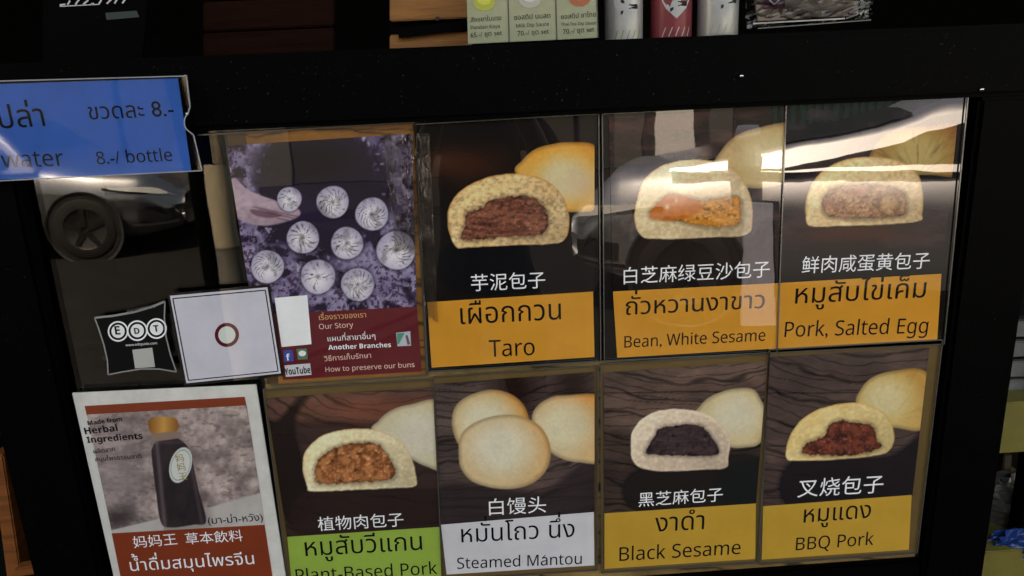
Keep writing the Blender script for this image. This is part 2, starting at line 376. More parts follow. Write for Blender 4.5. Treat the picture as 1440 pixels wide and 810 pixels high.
for sx in (-.5, .55):
    for y in (.06, .3): box('leg', (sx, y, .15), (.05, .05, .3), M_FRAME, cab, .003)
for q in ((1043,107), (1381,126), (262,160)):
    p = at(*q, -.022); lathe('screw', [(0,-.0025),(.0022,-.002),(.003,0)], p, M_CHROME, cab, 12, 'Y')
p = at(820, 76, -.0225)

# wooden backing board seen between the cards
def wood_board(I):
    wood(I, (128,98,58), (70,48,26), 77, 700, 1400, .02)
    I.over(sst(.45, .7, fbm(I.X/50, I.Y/30, 55)), (142,120,78)) if False else None
for lab, c4 in (('brown wooden board strip above the buns in flour poster', [(345,184),(588,171),(604,540),(598,200)]),):
    pass
bb = empty('backing_board', at(620, 560, -.003), 'brown wood-grain board behind the lower row of menu cards', 'board')
prism('board', quadpts([(372,532),(1318,484),(1290,800),(420,850)][::1], -.002)[::-1], M_BACK, bb, .0015)
print_grid('printed_grain', [(372,532),(1318,482),(1284,806),(416,850)], -.0024, bb, lambda I: wood(I, (138,112,66), (78,58,34), 77, 700, 1500, .02), 2.0)

EDGE_Y = -.0085
def frame_edges(par, c4, wd=.0015, which=(0,1,2,3), m=None):
    P = quadpts(c4, EDGE_Y)
    for i in which: strip('sleeve_edge', P[i], P[(i+1)%4], wd, m or M_EDGE, par, .0015)

def menu_card(label, pic, band, bm, paint, texts, sleeve, ew=.0015, edges=(0,1,2,3), back=(10,9,8), sheetcol=None):
    c = at((band[0][0]+band[1][0])/2, band[2][1], -.006)
    root = empty('menu_card', c, label, 'menu card', 'bun menu cards on the cabinet front')
    prism('clear_sleeve', quadpts(sleeve, -.0048)[::-1], sheetcol or lam('sleeve_back_%d_%d_%d' % back, back), root, .0012)
    print_grid('bun_photo', pic, -.0060, root, paint)
    prism('name_band', quadpts(band, -.0061)[::-1], bm, root, .0008)
    for body, p0, p1, mm, kw in texts: text(body, p0, p1, -.0064, mm, root, **kw)
    frame_edges(root, sleeve, ew, edges)
    return root
CJ = dict(name='chinese_name', offset=.02, bottom=True, ys=1.0); TH = dict(name='thai_name', offset=.044, ys=1.1); EN = dict(name='english_name', latin='regular', offset=.012, ys=1.12)

def paint_taro(I):
    X, Y = I.X, I.Y
    I.C = mixc((9,7,7), (20,11,8), fbm(X/40, Y/30, 1))
    I.over(.9*np.exp(-(((X-650)/62)**2+((Y-232)/26)**2)), (52,24,12)); I.over(.5*np.exp(-(((X-620)/25)**2+((Y-225)/14)**2)), (66,38,22))
    I.over(.35*np.exp(-(((X-820)/40)**2+((Y-190)/14)**2)), (50,36,36))
    whole_bun(I, [(726,245),(735,225),(752,210),(775,203),(800,200),(838,206),(842,250),(838,292),(815,298),(780,292)], (793,252), (186,168,128), (196,146,70), (188,112,36), 66, 3)
    I.over(.7*np.exp(-(((X-820)/26)**2+((Y-262)/24)**2))*sst(0, 3, I.sd([(726,245),(735,225),(752,210),(775,203),(800,200),(838,206),(842,250),(838,292),(815,298),(780,292)])), (180,150,118))
    I.over(.95*sst(-3, 3, I.sd([(628,345),(790,342),(820,390),(815,405),(640,412)])), (6,5,8))
    cut_bun(I, [(630,318),(631,292),(645,271),(668,256),(700,246),(738,245),(768,254),(788,271),(799,297),(800,322),(793,338),(775,343),(720,345),(660,348),(641,347)],
            [(652,337),(654,318),(657,300),(678,291),(690,281),(715,277),(745,276),(760,285),(770,300),(769,320),(759,331),(715,333)],
            (192,160,118), (176,142,98), (152,98,44), (84,46,36), (124,72,54), (146,96,76), 5, .55)
menu_card('menu card reading Taro over an orange band, cut bun with brown filling on black',
    [(592,178),(836,163),(836,412),(600,427)], [(601,425),(834,410),(836,502),(607,517)], M_ORANGE, paint_taro,
    [('芋泥包子',(663,410),(767,405),M_WHITE_T,CJ), ('เผือกกวน',(648,456),(789,449),M_BLACK_T,TH), ('Taro',(688,502),(752,499),M_BLACK_T,EN)],
    [(583,175),(842,160),(845,508),(600,523)])

def crumpled(name, c4, Y, m, par, amp=.004, n=26, seed=1, depth=.03):
    Q = quadpts(c4, Y); u = np.linspace(0, 1, n)[None, :, None]; v = np.linspace(0, 1, n)[:, None, None]
    P = ((Q[0]*(1-u)+Q[1]*u)*(1-v)+(Q[3]*(1-u)+Q[2]*u)*v).reshape(-1, 3)
    U = np.tile(np.linspace(0, 1, n), n); Vv = np.repeat(np.linspace(0, 1, n), n)
    h = np.abs(fbm(U*6, Vv*5, seed)-.5)*amp*6+depth*(1-4*(U-.5)**2)*(1-4*(Vv-.5)**2)
    P[:, 1] -= h; P[:, 2] += (fbm(U*5, Vv*5, seed+3)-.5)*amp
    i = np.arange(n-1)[:, None]*n+np.arange(n-1)[None]
    front = np.stack([i+n, i+n+1, i+1, i], -1).reshape(-1, 4); B = P.copy(); B[:, 1] += h*1.2+.001
    V = np.concatenate([P, B]); back = front[:, ::-1]+n*n
    return raw(name, V, front.tolist()+back.tolist(), m, par, False)
tc_ = [o for o in bpy.data.objects if o.get('label', '').startswith('menu card reading Taro')][0]
crumpled('sleeve_fold', [(582,188),(604,188),(616,455),(597,440)], -.0088, M_WRAP, tc_, .0016, 30, 21, .0006)

def paint_bean(I):
    X, Y = I.X, I.Y
    I.C = mixc((18,13,13), (58,34,32), sst(.35, .75, fbm(X/60, Y/16, 11)))
    I.mul(1-.6*sst(330, 390, Y)); I.over(.5*sst(.55, .7, fbm(X/20, Y/60, 12))*sst(260, 300, Y)*(1-sst(340, 360, Y)), (70,68,66))
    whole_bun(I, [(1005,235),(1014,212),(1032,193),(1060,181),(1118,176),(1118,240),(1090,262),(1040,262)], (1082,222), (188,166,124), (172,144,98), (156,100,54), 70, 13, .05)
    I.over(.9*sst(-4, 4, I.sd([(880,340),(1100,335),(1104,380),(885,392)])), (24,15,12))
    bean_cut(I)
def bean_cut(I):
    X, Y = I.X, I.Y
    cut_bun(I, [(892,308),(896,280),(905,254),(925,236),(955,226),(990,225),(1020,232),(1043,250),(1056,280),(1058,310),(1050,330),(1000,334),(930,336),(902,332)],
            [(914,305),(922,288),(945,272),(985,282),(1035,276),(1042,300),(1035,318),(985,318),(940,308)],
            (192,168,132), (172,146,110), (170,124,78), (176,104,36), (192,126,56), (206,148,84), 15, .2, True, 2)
    I.over(.8*sst(-2, 2, I.sd([(914,306),(922,288),(945,274),(975,280),(988,292),(970,304),(940,311)])), mixc((150,66,18), (196,104,34), fbm(X/7, Y/6, 17)))
    I.over(.8*np.exp(-(((X-938)/3)**2+((Y-291)/3.5)**2))+.7*np.exp(-(((X-951)/2)**2+((Y-282)/3)**2)), (214,196,176))
BEAN_CARD = menu_card('menu card reading Bean, White Sesame, cut bun with orange filling',
    [(856,164),(1106,150),(1097,400),(862,412)], [(862,410),(1096,398),(1092,490),(868,503)], M_ORANGE, paint_bean,
    [('白芝麻绿豆沙包子',(877,400),(1082,390),M_WHITE_T,CJ), ('ถั่วหวานงาขาว',(880,443),(1075,433),M_BLACK_T,dict(TH, ys=.98)), ('Bean, White Sesame',(878,489),(1076,479),M_BLACK_T,EN)],
    [(847,160),(1107,146),(1094,496),(850,508)], edges=(0,2,3))

def paint_egg(I):
    X, Y = I.X, I.Y
    I.C = mixc((14,11,14), (46,32,36), sst(.3, .75, fbm(X/50, Y/18, 21)))
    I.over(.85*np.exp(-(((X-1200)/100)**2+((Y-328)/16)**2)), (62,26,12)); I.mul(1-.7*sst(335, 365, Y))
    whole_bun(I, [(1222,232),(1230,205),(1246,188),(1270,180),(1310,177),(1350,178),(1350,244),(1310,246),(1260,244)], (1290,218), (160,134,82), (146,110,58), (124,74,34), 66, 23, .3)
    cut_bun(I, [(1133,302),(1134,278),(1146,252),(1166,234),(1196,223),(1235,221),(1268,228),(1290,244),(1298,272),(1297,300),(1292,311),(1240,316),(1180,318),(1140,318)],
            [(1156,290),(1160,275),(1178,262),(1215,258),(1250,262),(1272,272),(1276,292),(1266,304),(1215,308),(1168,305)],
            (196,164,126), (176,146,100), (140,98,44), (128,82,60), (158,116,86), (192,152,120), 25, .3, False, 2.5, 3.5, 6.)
    I.over(.6*np.exp(-((np.sqrt((X-1250)**2+(Y-288)**2)-15)/3.2)**2), (92,60,34)); I.over(.6*np.exp(-(((X-1250)**2+(Y-289)**2)/90)), (176,142,90))
    I.over(.55*np.exp(-(((X-1206)/9)**2+((Y-270)/5)**2)), (140,56,52))
menu_card('menu card reading Pork, Salted Egg at the right end of the upper row',
    [(1107,150),(1350,137),(1325,387),(1096,400)], [(1096,398),(1324,385),(1318,477),(1092,490)], M_ORANGE, paint_egg,
    [('鲜肉咸蛋黄包子',(1127,385),(1306,378),M_WHITE_T,CJ), ('หมูสับไข่เค็ม',(1118,427),(1301,418),M_BLACK_T,dict(TH, ys=.98)), ('Pork, Salted Egg',(1103,474),(1304,468),M_BLACK_T,EN)],
    [(1106,146),(1362,133),(1328,484),(1093,496)], edges=(0,1,2,3))

def paint_vegan(I):
    X, Y = I.X, I.Y
    wood(I, (98,64,52), (54,38,34), 31, 560, 500, .05)
    I.mul(1-.45*sst(585, 600, Y)); I.over(.55*sst(598, 604, Y)*(1-sst(640, 720, Y)), (58,42,40))
    I.over(.5*np.exp(-(((X-530)/90)**2+((Y-575)/22)**2)), (132,70,48))
    P = [(372,600),(392,590),(436,540),(446,546),(415,595),(440,700),(420,740),(398,720)]
    I.over(.85*sst(-5, 5, I.sd(P)), (22,13,10))
    I.over(.8*sst(-4, 3, I.sd([(430,690),(600,688),(618,700),(618,760),(430,760)])), (34,22,20))
    whole_bun(I, [(524,607),(532,592),(548,578),(575,569),(625,567),(625,655),(600,656),(570,640)], (588,612), (182,172,152), (178,168,140), (176,146,104), 62, 33)
    cut_bun(I, [(426,662),(428,638),(445,618),(468,607),(500,603),(535,606),(562,620),(578,642),(586,674),(583,684),(560,686),(500,689),(440,691),(432,684)],
            [(443,672),(446,650),(462,634),(492,624),(530,624),(545,640),(556,660),(550,674),(510,678),(455,681)],
            (186,172,142), (176,158,122), (170,140,100), (112,62,34), (158,98,60), (184,132,88), 35, .12, False, 2.5, 3, 8.)
menu_card('menu card reading Plant-Based Pork over a green band',
    [(374,560),(610,544),(618,743),(404,757)], [(404,755),(618,741),(622,846),(414,862)], M_GREEN, paint_vegan,
    [('植物肉包子',(448,747),(568,740),M_WHITE_T,CJ), ('หมูสับวีแกน',(430,782),(594,773),M_BLACK_T,TH), ('Plant-Based Pork',(417,818),(615,807),M_BLACK_T,dict(EN, offset=.014))],
    [(370,548),(609,533),(624,856),(412,872)], back=(84,66,38), edges=(0,1,3))

def paint_mantou(I):
    X, Y = I.X, I.Y
    wood(I, (88,70,64), (50,40,38), 41, 640, 400, .06)
    I.over(.9*np.exp(-(((X-722)/34)**2+((Y-545)/40)**2)), (22,8,6)); I.over(.9*np.exp(-(((X-806)/30)**2+((Y-538)/26)**2)), (22,9,7))
    I.over(.75*sst(-6, 6, I.sd([(625,680),(760,690),(838,640),(838,740),(625,740)])), (32,24,26))
    whole_bun(I, [(748,592),(752,575),(768,562),(792,556),(856,562),(856,644),(812,650),(780,640),(755,615)], (790,602), (186,174,142), (184,160,122), (190,128,66), 60, 43)
    whole_bun(I, [(636,600),(640,572),(660,556),(690,548),(718,554),(738,572),(744,600),(730,625),(690,634),(650,630)], (680,592), (188,178,150), (182,156,114), (184,116,50), 62, 44)
    whole_bun(I, [(645,640),(648,612),(668,594),(700,584),(732,585),(760,600),(774,628),(770,658),(748,680),(712,688),(670,680),(650,662)], (702,630), (188,178,154), (184,160,122), (188,122,62), 76, 45)
    I.over(.45*sst(.55, .75, fbm(X/6, Y/5, 46))*np.exp(-(((X-752)/12)**2+((Y-668)/14)**2)), (150,84,40))
menu_card('menu card reading Steamed Mantou over a white band, three whole buns',
    [(611,540),(836,523),(836,722),(620,740)], [(620,738),(835,720),(836,795),(628,808)], M_PALE, paint_mantou,
    [('白馒头',(688,725),(768,721),M_WHITE_T,CJ), ('หมั่นโถว นึ่ง',(649,763),(808,755),M_BLACK_T,TH), ('Steamed Mantou',(643,800),(818,793),M_BLACK_T,dict(EN, offset=.014))],
    [(609,530),(841,514),(840,802),(624,816)], back=(84,66,38), edges=(0,1,2))

def paint_sesame(I):
    X, Y = I.X, I.Y
    wood(I, (104,80,68), (54,40,37), 51, 980, 380, .055)
    I.mul(1-.35*sst(590, 620, Y)); I.over(.9*sst(-4, 4, I.sd([(895,660),(1070,640),(1070,725),(895,720)])), (22,17,15)); I.over(.8*sst(-4, 4, I.sd([(1010,668),(1072,650),(1072,726),(1010,724)])), (14,17,18))
    whole_bun(I, [(978,590),(985,570),(1002,556),(1030,547),(1058,547),(1070,562),(1082,590),(1070,622),(1050,629),(1020,626)], (1035,584), (184,174,148), (180,162,124), (176,140,92), 58, 53)
    cut_bun(I, [(887,632),(889,608),(902,590),(925,578),(958,575),(990,581),(1012,595),(1026,618),(1024,645),(1020,658),(980,661),(930,663),(902,658),(890,648)],
            [(908,638),(914,622),(922,612),(925,603),(945,599),(972,596),(990,602),(1000,614),(1010,630),(1006,640),(965,641),(925,640)],
            (182,160,140), (170,150,128), (190,172,148), (44,32,34), (58,42,42), (70,54,52), 55, .14, True, 2)
menu_card('menu card reading Black Sesame over a mustard band, bun with black filling',
    [(849,524),(1079,508),(1063,710),(850,724)], [(850,722),(1063,708),(1062,786),(850,800)], M_MUSTARD, paint_sesame,
    [('黑芝麻包子',(898,713),(1016,705),M_WHITE_T,CJ), ('งาดำ',(921,748),(990,744),M_BLACK_T,TH), ('Black Sesame',(871,789),(1041,779),M_BLACK_T,dict(EN, offset=.014))],
    [(845,512),(1082,497),(1066,792),(846,806)], back=(84,66,38))

def paint_bbq(I):
    X, Y = I.X, I.Y
    wood(I, (86,66,59), (46,35,33), 61, 1230, 430, .05)
    I.over(.85*sst(-5, 5, I.sd([(1115,645),(1250,640),(1310,600),(1310,720),(1115,720)])), (16,12,16))
    whole_bun(I, [(1204,568),(1212,545),(1228,530),(1258,521),(1300,521),(1326,560),(1300,603),(1262,602),(1230,596)], (1245,562), (186,168,124), (178,148,92), (164,120,60), 56, 63, .05)
    cut_bun(I, [(1106,644),(1108,620),(1120,598),(1142,580),(1170,570),(1205,566),(1235,575),(1252,592),(1258,615),(1252,632),(1235,640),(1180,646),(1120,648)],
            [(1130,638),(1134,624),(1160,612),(1168,594),(1190,592),(1225,598),(1232,615),(1238,630),(1200,640),(1160,640)],
            (186,164,118), (170,142,92), (164,126,66), (66,30,24), (106,50,36), (144,80,60), 65, .12, False, 3, 3, 7.)
menu_card('menu card reading BBQ Pork at the right end of the lower row',
    [(1082,502),(1307,489),(1283,698),(1073,714)], [(1073,712),(1282,696),(1278,773),(1071,787)], M_MUSTARD, paint_bbq,
    [('叉烧包子',(1121,700),(1241,693),M_WHITE_T,CJ), ('หมูแดง',(1130,735),(1224,728),M_BLACK_T,TH), ('BBQ Pork',(1119,774),(1228,766),M_BLACK_T,dict(EN, offset=.014))],
    [(1082,492),(1326,478),(1290,778),(1068,794)], back=(84,66,38))

# the accent over the a of Mantou
mc = [o for o in bpy.data.objects if o.get('label', '').startswith('menu card reading Steamed')][0]
strip('accent', at(762.5, 785, -.0064), at(767, 780.5, -.0064), .0011, M_BLACK_T, mc, .0002)

# ------------------------------------------------------------------ story poster
BUNS = [(407,280,17),(468,284,22.5),(523,301,23),(426,334,22.5),(488,342,22.5),(376,375,23),(447,389,24),(503,400,23),(557,352,27)]
def paint_story(I):
    X, Y = I.X, I.Y
    I.C = mixc((8,5,18), (30,16,48), fbm(X/30, Y/30, 71))
    rr = np.sqrt(((X-452)/92)**2+((Y-262)/98)**2)
    reg = sst(.9, 1.25, rr+.5*(fbm(X/40, Y/40, 72)-.5))
    n = fbm(X/16, Y/16, 73, 5); fl = np.clip(reg*sst(.34, .5, n)+.8*sst(.6, .72, fbm(X/7, Y/7, 78))*sst(.75, 1., rr), 0, 1)
    I.over(fl, mixc((62,50,84), (166,158,178), fbm(X/14, Y/14, 74)))
    I.over(.75*np.exp(-(((X-400)/40)**2+((Y-230)/34)**2)), (6,5,10)); I.over(.85*np.exp(-(((X-462)/46)**2+((Y-224)/26)**2)), (5,4,10))
    ch = sst(.52, .62, fbm(X/4, Y/4, 75))*sst(1.0, 1.5, rr+.2*(n-.5)); I.over(.7*ch, (34,14,34))
    d = I.sd([(320,262),(330,250),(352,268),(392,283),(418,292),(422,303),(404,312),(372,318),(342,312),(322,296)]); I.over(sst(-1, 2, d), mixc((118,96,106), (178,154,162), fbm(X/9+3*0, Y/6, 76)*.8+.3*sst(312, 280, Y)))
    I.over(.6*sst(-1, 2, I.sd([(352,294),(380,297),(398,303),(380,307),(358,303)])), (70,32,44))
    for k_, (xa, ya) in enumerate(((352,290),(372,298),(386,306))): I.over(.6*(d > 0)*np.exp(-((Y-(ya+.22*(X-xa)))/1.3)**2)*sst(0, 8, X-xa), (70,44,60))
    for k, (cx, cy, r) in enumerate(BUNS):
        q = np.sqrt((X-cx)**2+(Y-cy)**2)/r*(1+.018*np.sin(3*np.arctan2(Y-cy, X-cx)+k)); a = np.arctan2(Y-cy, X-cx)
        I.over(.5*(1-sst(.95, 1.25, q)), (16,10,24))
        c = mixc((198,192,196), (150,142,160), sst(.2, 1.05, q+.25*(Y-cy)/r*-1))
        a2 = a+.5*fbm(a*3+4, q*3, 60+k)+q*(.5+.4*(k%3)); s = np.abs(np.sin((6.5+k%3)*a2+k)); pl = (1-sst(.05, .5, s))*sst(.05, .3, q)*(1-sst(.55+.3*fbm(a*3+9, a*0, 61+k), .98, q))*sst(.32, .55, fbm(a*1.7+7, q*1.5, 80+k))
        c = c*(1-.78*pl)[:, None]*(1-.28*sst(.5, .8, fbm(X/9, Y/9, 66+k)))[:, None]; c = c*(1-.5*np.exp(-(q/.13)**2))[:, None]
        I.over(1-sst(.96, 1.05, q), c)
st = empty('story_poster', at(480, 527, -.006), 'maroon poster reading Our Story under a photo of pleated buns in flour', 'poster')
prism('poster_sheet', quadpts([(318,188),(582,173),(600,526),(376,540)], -.0044)[::-1], lam('poster_wood', (60,42,24)), st, .0012)
print_grid('poster_border', [(345,186),(581,174),(599,526),(392,540)], -.0048, st, lambda I: wood(I, (136,88,38), (84,52,22), 91, 460, 1400, .02), 2.)
print_grid('bun_photo', [(318,205),(579,188),(586,431),(356,443)], -.0060, st, paint_story, 1.1)
prism('maroon_panel', quadpts([(384,441),(586,430),(593,522),(398,534)], -.0059)[::-1], M_RED, st, .0008)
for body, p0, p1, m_, kw in (('เรื่องราวของเรา',(449,450),(515,446),M_TAN,dict(name='thai_line', offset=.03)), ('Our Story',(449,463),(497,460),M_PINK,dict(name='english_line', latin='regular', offset=.02)),
      ('แผนที่สาขาอื่นๆ',(461,480),(528,476),M_WHITE_T,dict(name='thai_line', offset=.035)), ('Another Branches',(462,492),(550,488),M_WHITE_T,dict(name='english_line', latin='bold', offset=.01)),
      ('วิธีการเก็บรักษา',(456,508),(522,503),M_PINK,dict(name='thai_line', offset=.03)), ('How to preserve our buns',(458,523),(583,516),M_PINK,dict(name='english_line', latin='regular', offset=.02))):
    text(body, p0, p1, -.0064, m_, st, **kw)
prism('white_panel', quadpts([(386,419),(432,415),(438,484),(396,488)], -.0063)[::-1], M_WHITE_T, st, .0003)
prism('blue_icon', quadpts([(398,493),(411,492),(413,508),(400,509)], -.0063)[::-1], lam('icon_blue', (38,62,132)), st, .0003)
text('f', (403,507), (408.5,506.6), -.0066, M_WHITE_T, st, 'icon_letter', latin='bold', offset=.02)
prism('green_icon', quadpts([(417,491),(431,490),(433,505),(419,506)], -.0063)[::-1], lam('icon_green', (66,104,82)), st, .0003)
prism('speech_bubble', [at(425+5.2*math.cos(t), 497+4*math.sin(t), -.0065) for t in np.linspace(0, -2*math.pi, 20)[:-1]]+[], M_WHITE_T, st, .0002)
prism('white_plate', quadpts([(400,514),(436,511),(438,527),(402,530)], -.0063)[::-1], M_PALE, st, .0003)
text('YouTube', (401,527.5), (437,524.5), -.0066, M_BLACK_T, st, 'plate_lettering', latin='bold', ys=1.7, offset=.0)
mi = [(557,468),(577,466),(578,486),(559,487)]
prism('map_icon', quadpts(mi, -.0063)[::-1], lam('icon_grey', (150,160,165)), st, .0003)
prism('map_icon_field', quadpts([(558,469),(569,468),(561,484),(559,484)], -.0065)[::-1], lam('icon_teal', (60,120,100)), st, .0001)
prism('map_icon_road', quadpts([(570,472),(573,471),(577,484),(573,485)], -.0065)[::-1], lam('icon_road', (100,72,80)), st, .0001)
crumpled('sleeve_fold', [(538,192),(580,188),(588,352),(556,352)], -.0088, M_WRAP, st, .0011, 40, 33, .0005)
frame_edges(st, [(278,190),(583,172),(602,528),(380,542)], .0016, (0,1,2))

# ------------------------------------------------------------------ herbal drink poster
def paint_bottle(I):
    X, Y = I.X, I.Y
    n = fbm(X/26, Y/20, 101); I.C = mixc((104,90,88), (158,140,134), sst(.25, .75, n))
    I.C = I.C*(1+.35*(fbm(X/5, Y/5, 102)-.5))[:, None]; I.over(.5*sst(.55, .75, fbm(X/9, Y/4, 103)), (78,64,62))
    I.over(.6*np.exp(-(((X-165)/40)**2+((Y-665)/50)**2)), (120,108,108)); I.over(.75*np.exp(-(((X-165)/26)**2+((Y-728)/18)**2)), (34,28,28))
    tb = (Y-(742-.29*(X-155))); tb = np.where(X > 262, Y-(714-.29*(X-290)), Y-(745-.24*(X-155)))
    I.over(sst(0, 2, tb), mixc((166,160,154), (146,140,136), fbm(X/20, Y/20, 104)))
    b = [(213,640),(214,630),(219,621),(229,615),(244,614),(256,620),(265,630),(270,645),(279,688),(290,733),(272,738),(240,742),(226,734),(219,690)]
    d = I.sd(b); I.over(.3*sst(-16, 0, d)*(X > 230), (60,48,46))
    c = mixc((30,24,26), (48,38,40), fbm(X/20, Y/40, 105)); c = c+(34*np.exp(-((X-(221+.1*(Y-630)))/3)**2)+20*np.exp(-((X-(266+.19*(Y-640)))/2.4)**2)*(Y > 640)+14*np.exp(-((Y-622)/3)**2))[:, None]*np.array([[1.,.9,.9]])+10*(fbm(X/6, Y/14, 106)-.5)[:, None]
    I.over(sst(-.6, .8, d), c)
    I.over(sst(-.6, .8, I.sd([(211,607),(247,603),(256,616),(218,621)], 1, False)), (120,98,86))
    d = I.sd([(209,590),(228,586),(248,589),(250,605),(232,608),(212,608)], 4); I.over(sst(-.6, .8, d), mixc((176,128,66), (120,76,34), np.abs((X-230)/20)))
    e = np.sqrt((((X-254)+.18*(Y-654))/15.5)**2+((Y-654)/25)**2); I.over(1-sst(.97, 1.03, e), (176,176,172)); I.over((1-sst(.84, .9, e))*sst(.8, .84, e)*.8, (60,110,80))
hp = empty('drink_poster', at(280, 830, -.006), 'white-framed poster of a dark herbal drink bottle reading Herbal ingredients', 'poster')
prism('white_frame', quadpts([(101,553),(360,541),(408,850),(172,866)], -.007)[::-1], M_GRIME, hp, .003, .0006)
print_grid('bottle_photo', [(122,583),(347,570),(373,740),(158,752)], -.0076, hp, paint_bottle, 1.1)
prism('rust_strip', quadpts([(119,571),(344,558),(347,572),(122,585)], -.0074)[::-1], M_RUST, hp, .0003)
prism('rust_band', quadpts([(157,750),(372,738),(389,850),(180,862)], -.0077)[::-1], M_RUST, hp, .0005)
for body, p0, p1, m_, kw in (('Made from',(124,598),(172,592),M_BLACK_T,dict(latin='bold')), ('Herbal',(120,611),(166,606),M_BLACK_T,dict(latin='bold',offset=.01)), ('Ingredients',(123,623),(201,617),M_BLACK_T,dict(latin='bold',offset=.01)),
      ('ผลิตจาก',(132,638),(162,634),M_BLACK_T,dict(offset=.02)), ('สมุนไพรธรรมชาติ',(134,649),(199,644),M_BLACK_T,dict(offset=.02)), ('(มา-ม่า-หวัง)',(293,737),(370,732),M_BLACK_T,dict(offset=.02)),
      ('妈妈王',(189,771),(250,766),M_WHITE_T,dict(offset=.02,bottom=True,name='chinese_line')), ('草本飲料',(262,766),(342,761),M_WHITE_T,dict(offset=.02,bottom=True,name='chinese_line')), ('น้ำดื่มสมุนไพรจีน',(184,803),(358,793),M_WHITE_T,dict(offset=.03,name='thai_line'))):
    text(body, p0, p1, -.0081, m_, hp, **kw)
M_OLIVE = lam('label_gold', (132,112,42))
for k, ch in enumerate('妈妈王'): text(ch, (247.5+k*2.3, 650+k*12.5), (259.5+k*2.3, 649+k*12.5), -.0080, M_OLIVE, hp, 'bottle_label_character', offset=.03, bottom=True)

# ------------------------------------------------------------------ stickers
qs = empty('square_sticker', at(330, 535, -.009), 'square white sticker with thin black border line and round dark red emblem', 'sticker')
prism('black_edge', quadpts([(235,413),(379,400),(399,528),(259,543)], -.0088)[::-1], M_BLACK_T, qs, .0012)
prism('white_face', quadpts([(239,416),(376,404),(395,525),(262,539)], -.0090)[::-1], lam('sticker_white', (172,170,178)), qs, .0004)
b4 = quadpts([(243,420),(373,408),(391,522),(265,535)], -.0092)
for i in range(4): strip('border_line', b4[i], b4[(i+1)%4], .0013, M_BLACK_T, qs, .0002)
def disc(name, c, r, Y, m, par, t=.0003, r0=0):
    if not r0: return prism(name, [at(c[0]+r*math.cos(a), c[1]+r*math.sin(a), Y) for a in np.linspace(0, -2*math.pi, 41)[:-1]], m, par, t)
    n = 48; V = []; 
    for rr in (r0, r):
        for k in range(n): V.append(at(c[0]+rr*math.cos(2*math.pi*k/n), c[1]+rr*math.sin(2*math.pi*k/n), Y))
    return raw(name, V, [(k, n+k, n+(k+1)%n, (k+1)%n) for k in range(n)], m, par)
disc('emblem_ring', (319,471), 17, -.0093, lam('emblem_maroon', (78,18,30)), qs); disc('emblem_centre', (319,471), 12, -.0096, lam('emblem_pale', (176,182,176)), qs)

es = empty('award_sticker', at(195, 523, -.004), 'black curling sticker with ring letters E D T and a small white square', 'sticker')
out = [(133,447),(160,444),(188,439),(212,432),(232,424),(231,446),(233,472),(240,500),(248,523),(224,519),(198,519),(172,523),(152,527),(151,507),(146,485),(139,463)]
prism('black_face', [at(x, y, -.004) for x, y in out][::-1], lam('sticker_black', (7,7,8), coat=.15), es, .0008)
pe = [at(x, y, -.0046) for x, y in out]
for i in range(len(out)): strip('white_rim', pe[i], pe[(i+1)%len(out)], .0016 if i > 3 else .0026, lam('rim_grey', (120,120,118)), es, .0003)
for k, (c, ch) in enumerate((((166,466),'E'), ((193,465),'D'), ((220,462),'T'))):
    disc('ring', c, 14.5, -.0048-.0003*k, M_WHITE_T, es, r0=12.3); disc('letter_disc', c, 9.3, -.0048, M_WHITE_T, es, .0003)
    text(ch, (c[0]-3.6, c[1]+4.6), (c[0]+3.8, c[1]+4.3), -.0053, M_BLACK_T, es, 'ring_letter', latin='bold', offset=.01)
text('RECOMMEND', (180,441), (220,432), -.0048, lam('faint_grey', (90,90,88)), es, 'arched_lettering', offset=0)
text('www.edtguide.com', (177,487), (221,484), -.0048, M_WHITE_T, es, 'web_address', latin='regular', offset=.03)
prism('white_square', quadpts([(186,492),(214,489),(218,516),(190,518)], -.0048)[::-1], lam('square_grey', (150,150,146)), es, .0003)

# ------------------------------------------------------------------ blue price sign in a clear holder
bs = empty('price_sign', at(130, 248, -.03), 'blue drinking water price sign reading 8.-/ bottle in a clear holder', 'sign')
prism('blue_sheet', quadpts([(-150,123),(250,110),(269,241),(-150,259)], -.034)[::-1], M_BLUE, bs, .0006)
hold = [(-152,118),(256,107),(262,106),(267,150)] + [(266-7*math.sin(t), 172-12*math.cos(t)) for t in np.linspace(.3, 2.8, 9)] + [(272,190),(284,240),(-152,262)]
o = prism('clear_holder', [at(x, y, -.0366) for x, y in hold][::-1], M_CLEAR, bs, .0018)
hp_ = [at(x, y, -.0372) for x, y in hold]
for i in range(len(hold)-1): strip('holder_rim', hp_[i], hp_[i+1], .0011, mat('bright_acrylic_edge', (.32,.33,.38), rough=.3), bs, .001)
for body, p0, p1, m_, kw in (('น้ำเปล่า',(-58,184),(64,177),M_NAVY,dict(offset=.015)), ('ขวดละ 8.-',(126,168),(245,163),M_NAVY,dict(offset=.045)), ('Drinking water',(-136,241),(91,233),M_NAVY,dict(latin='regular')), ('8.-/ bottle',(137,231),(243,226),M_NAVY,dict(latin='regular'))):
    text(body, p0, p1, -.0345, m_, bs, **kw)
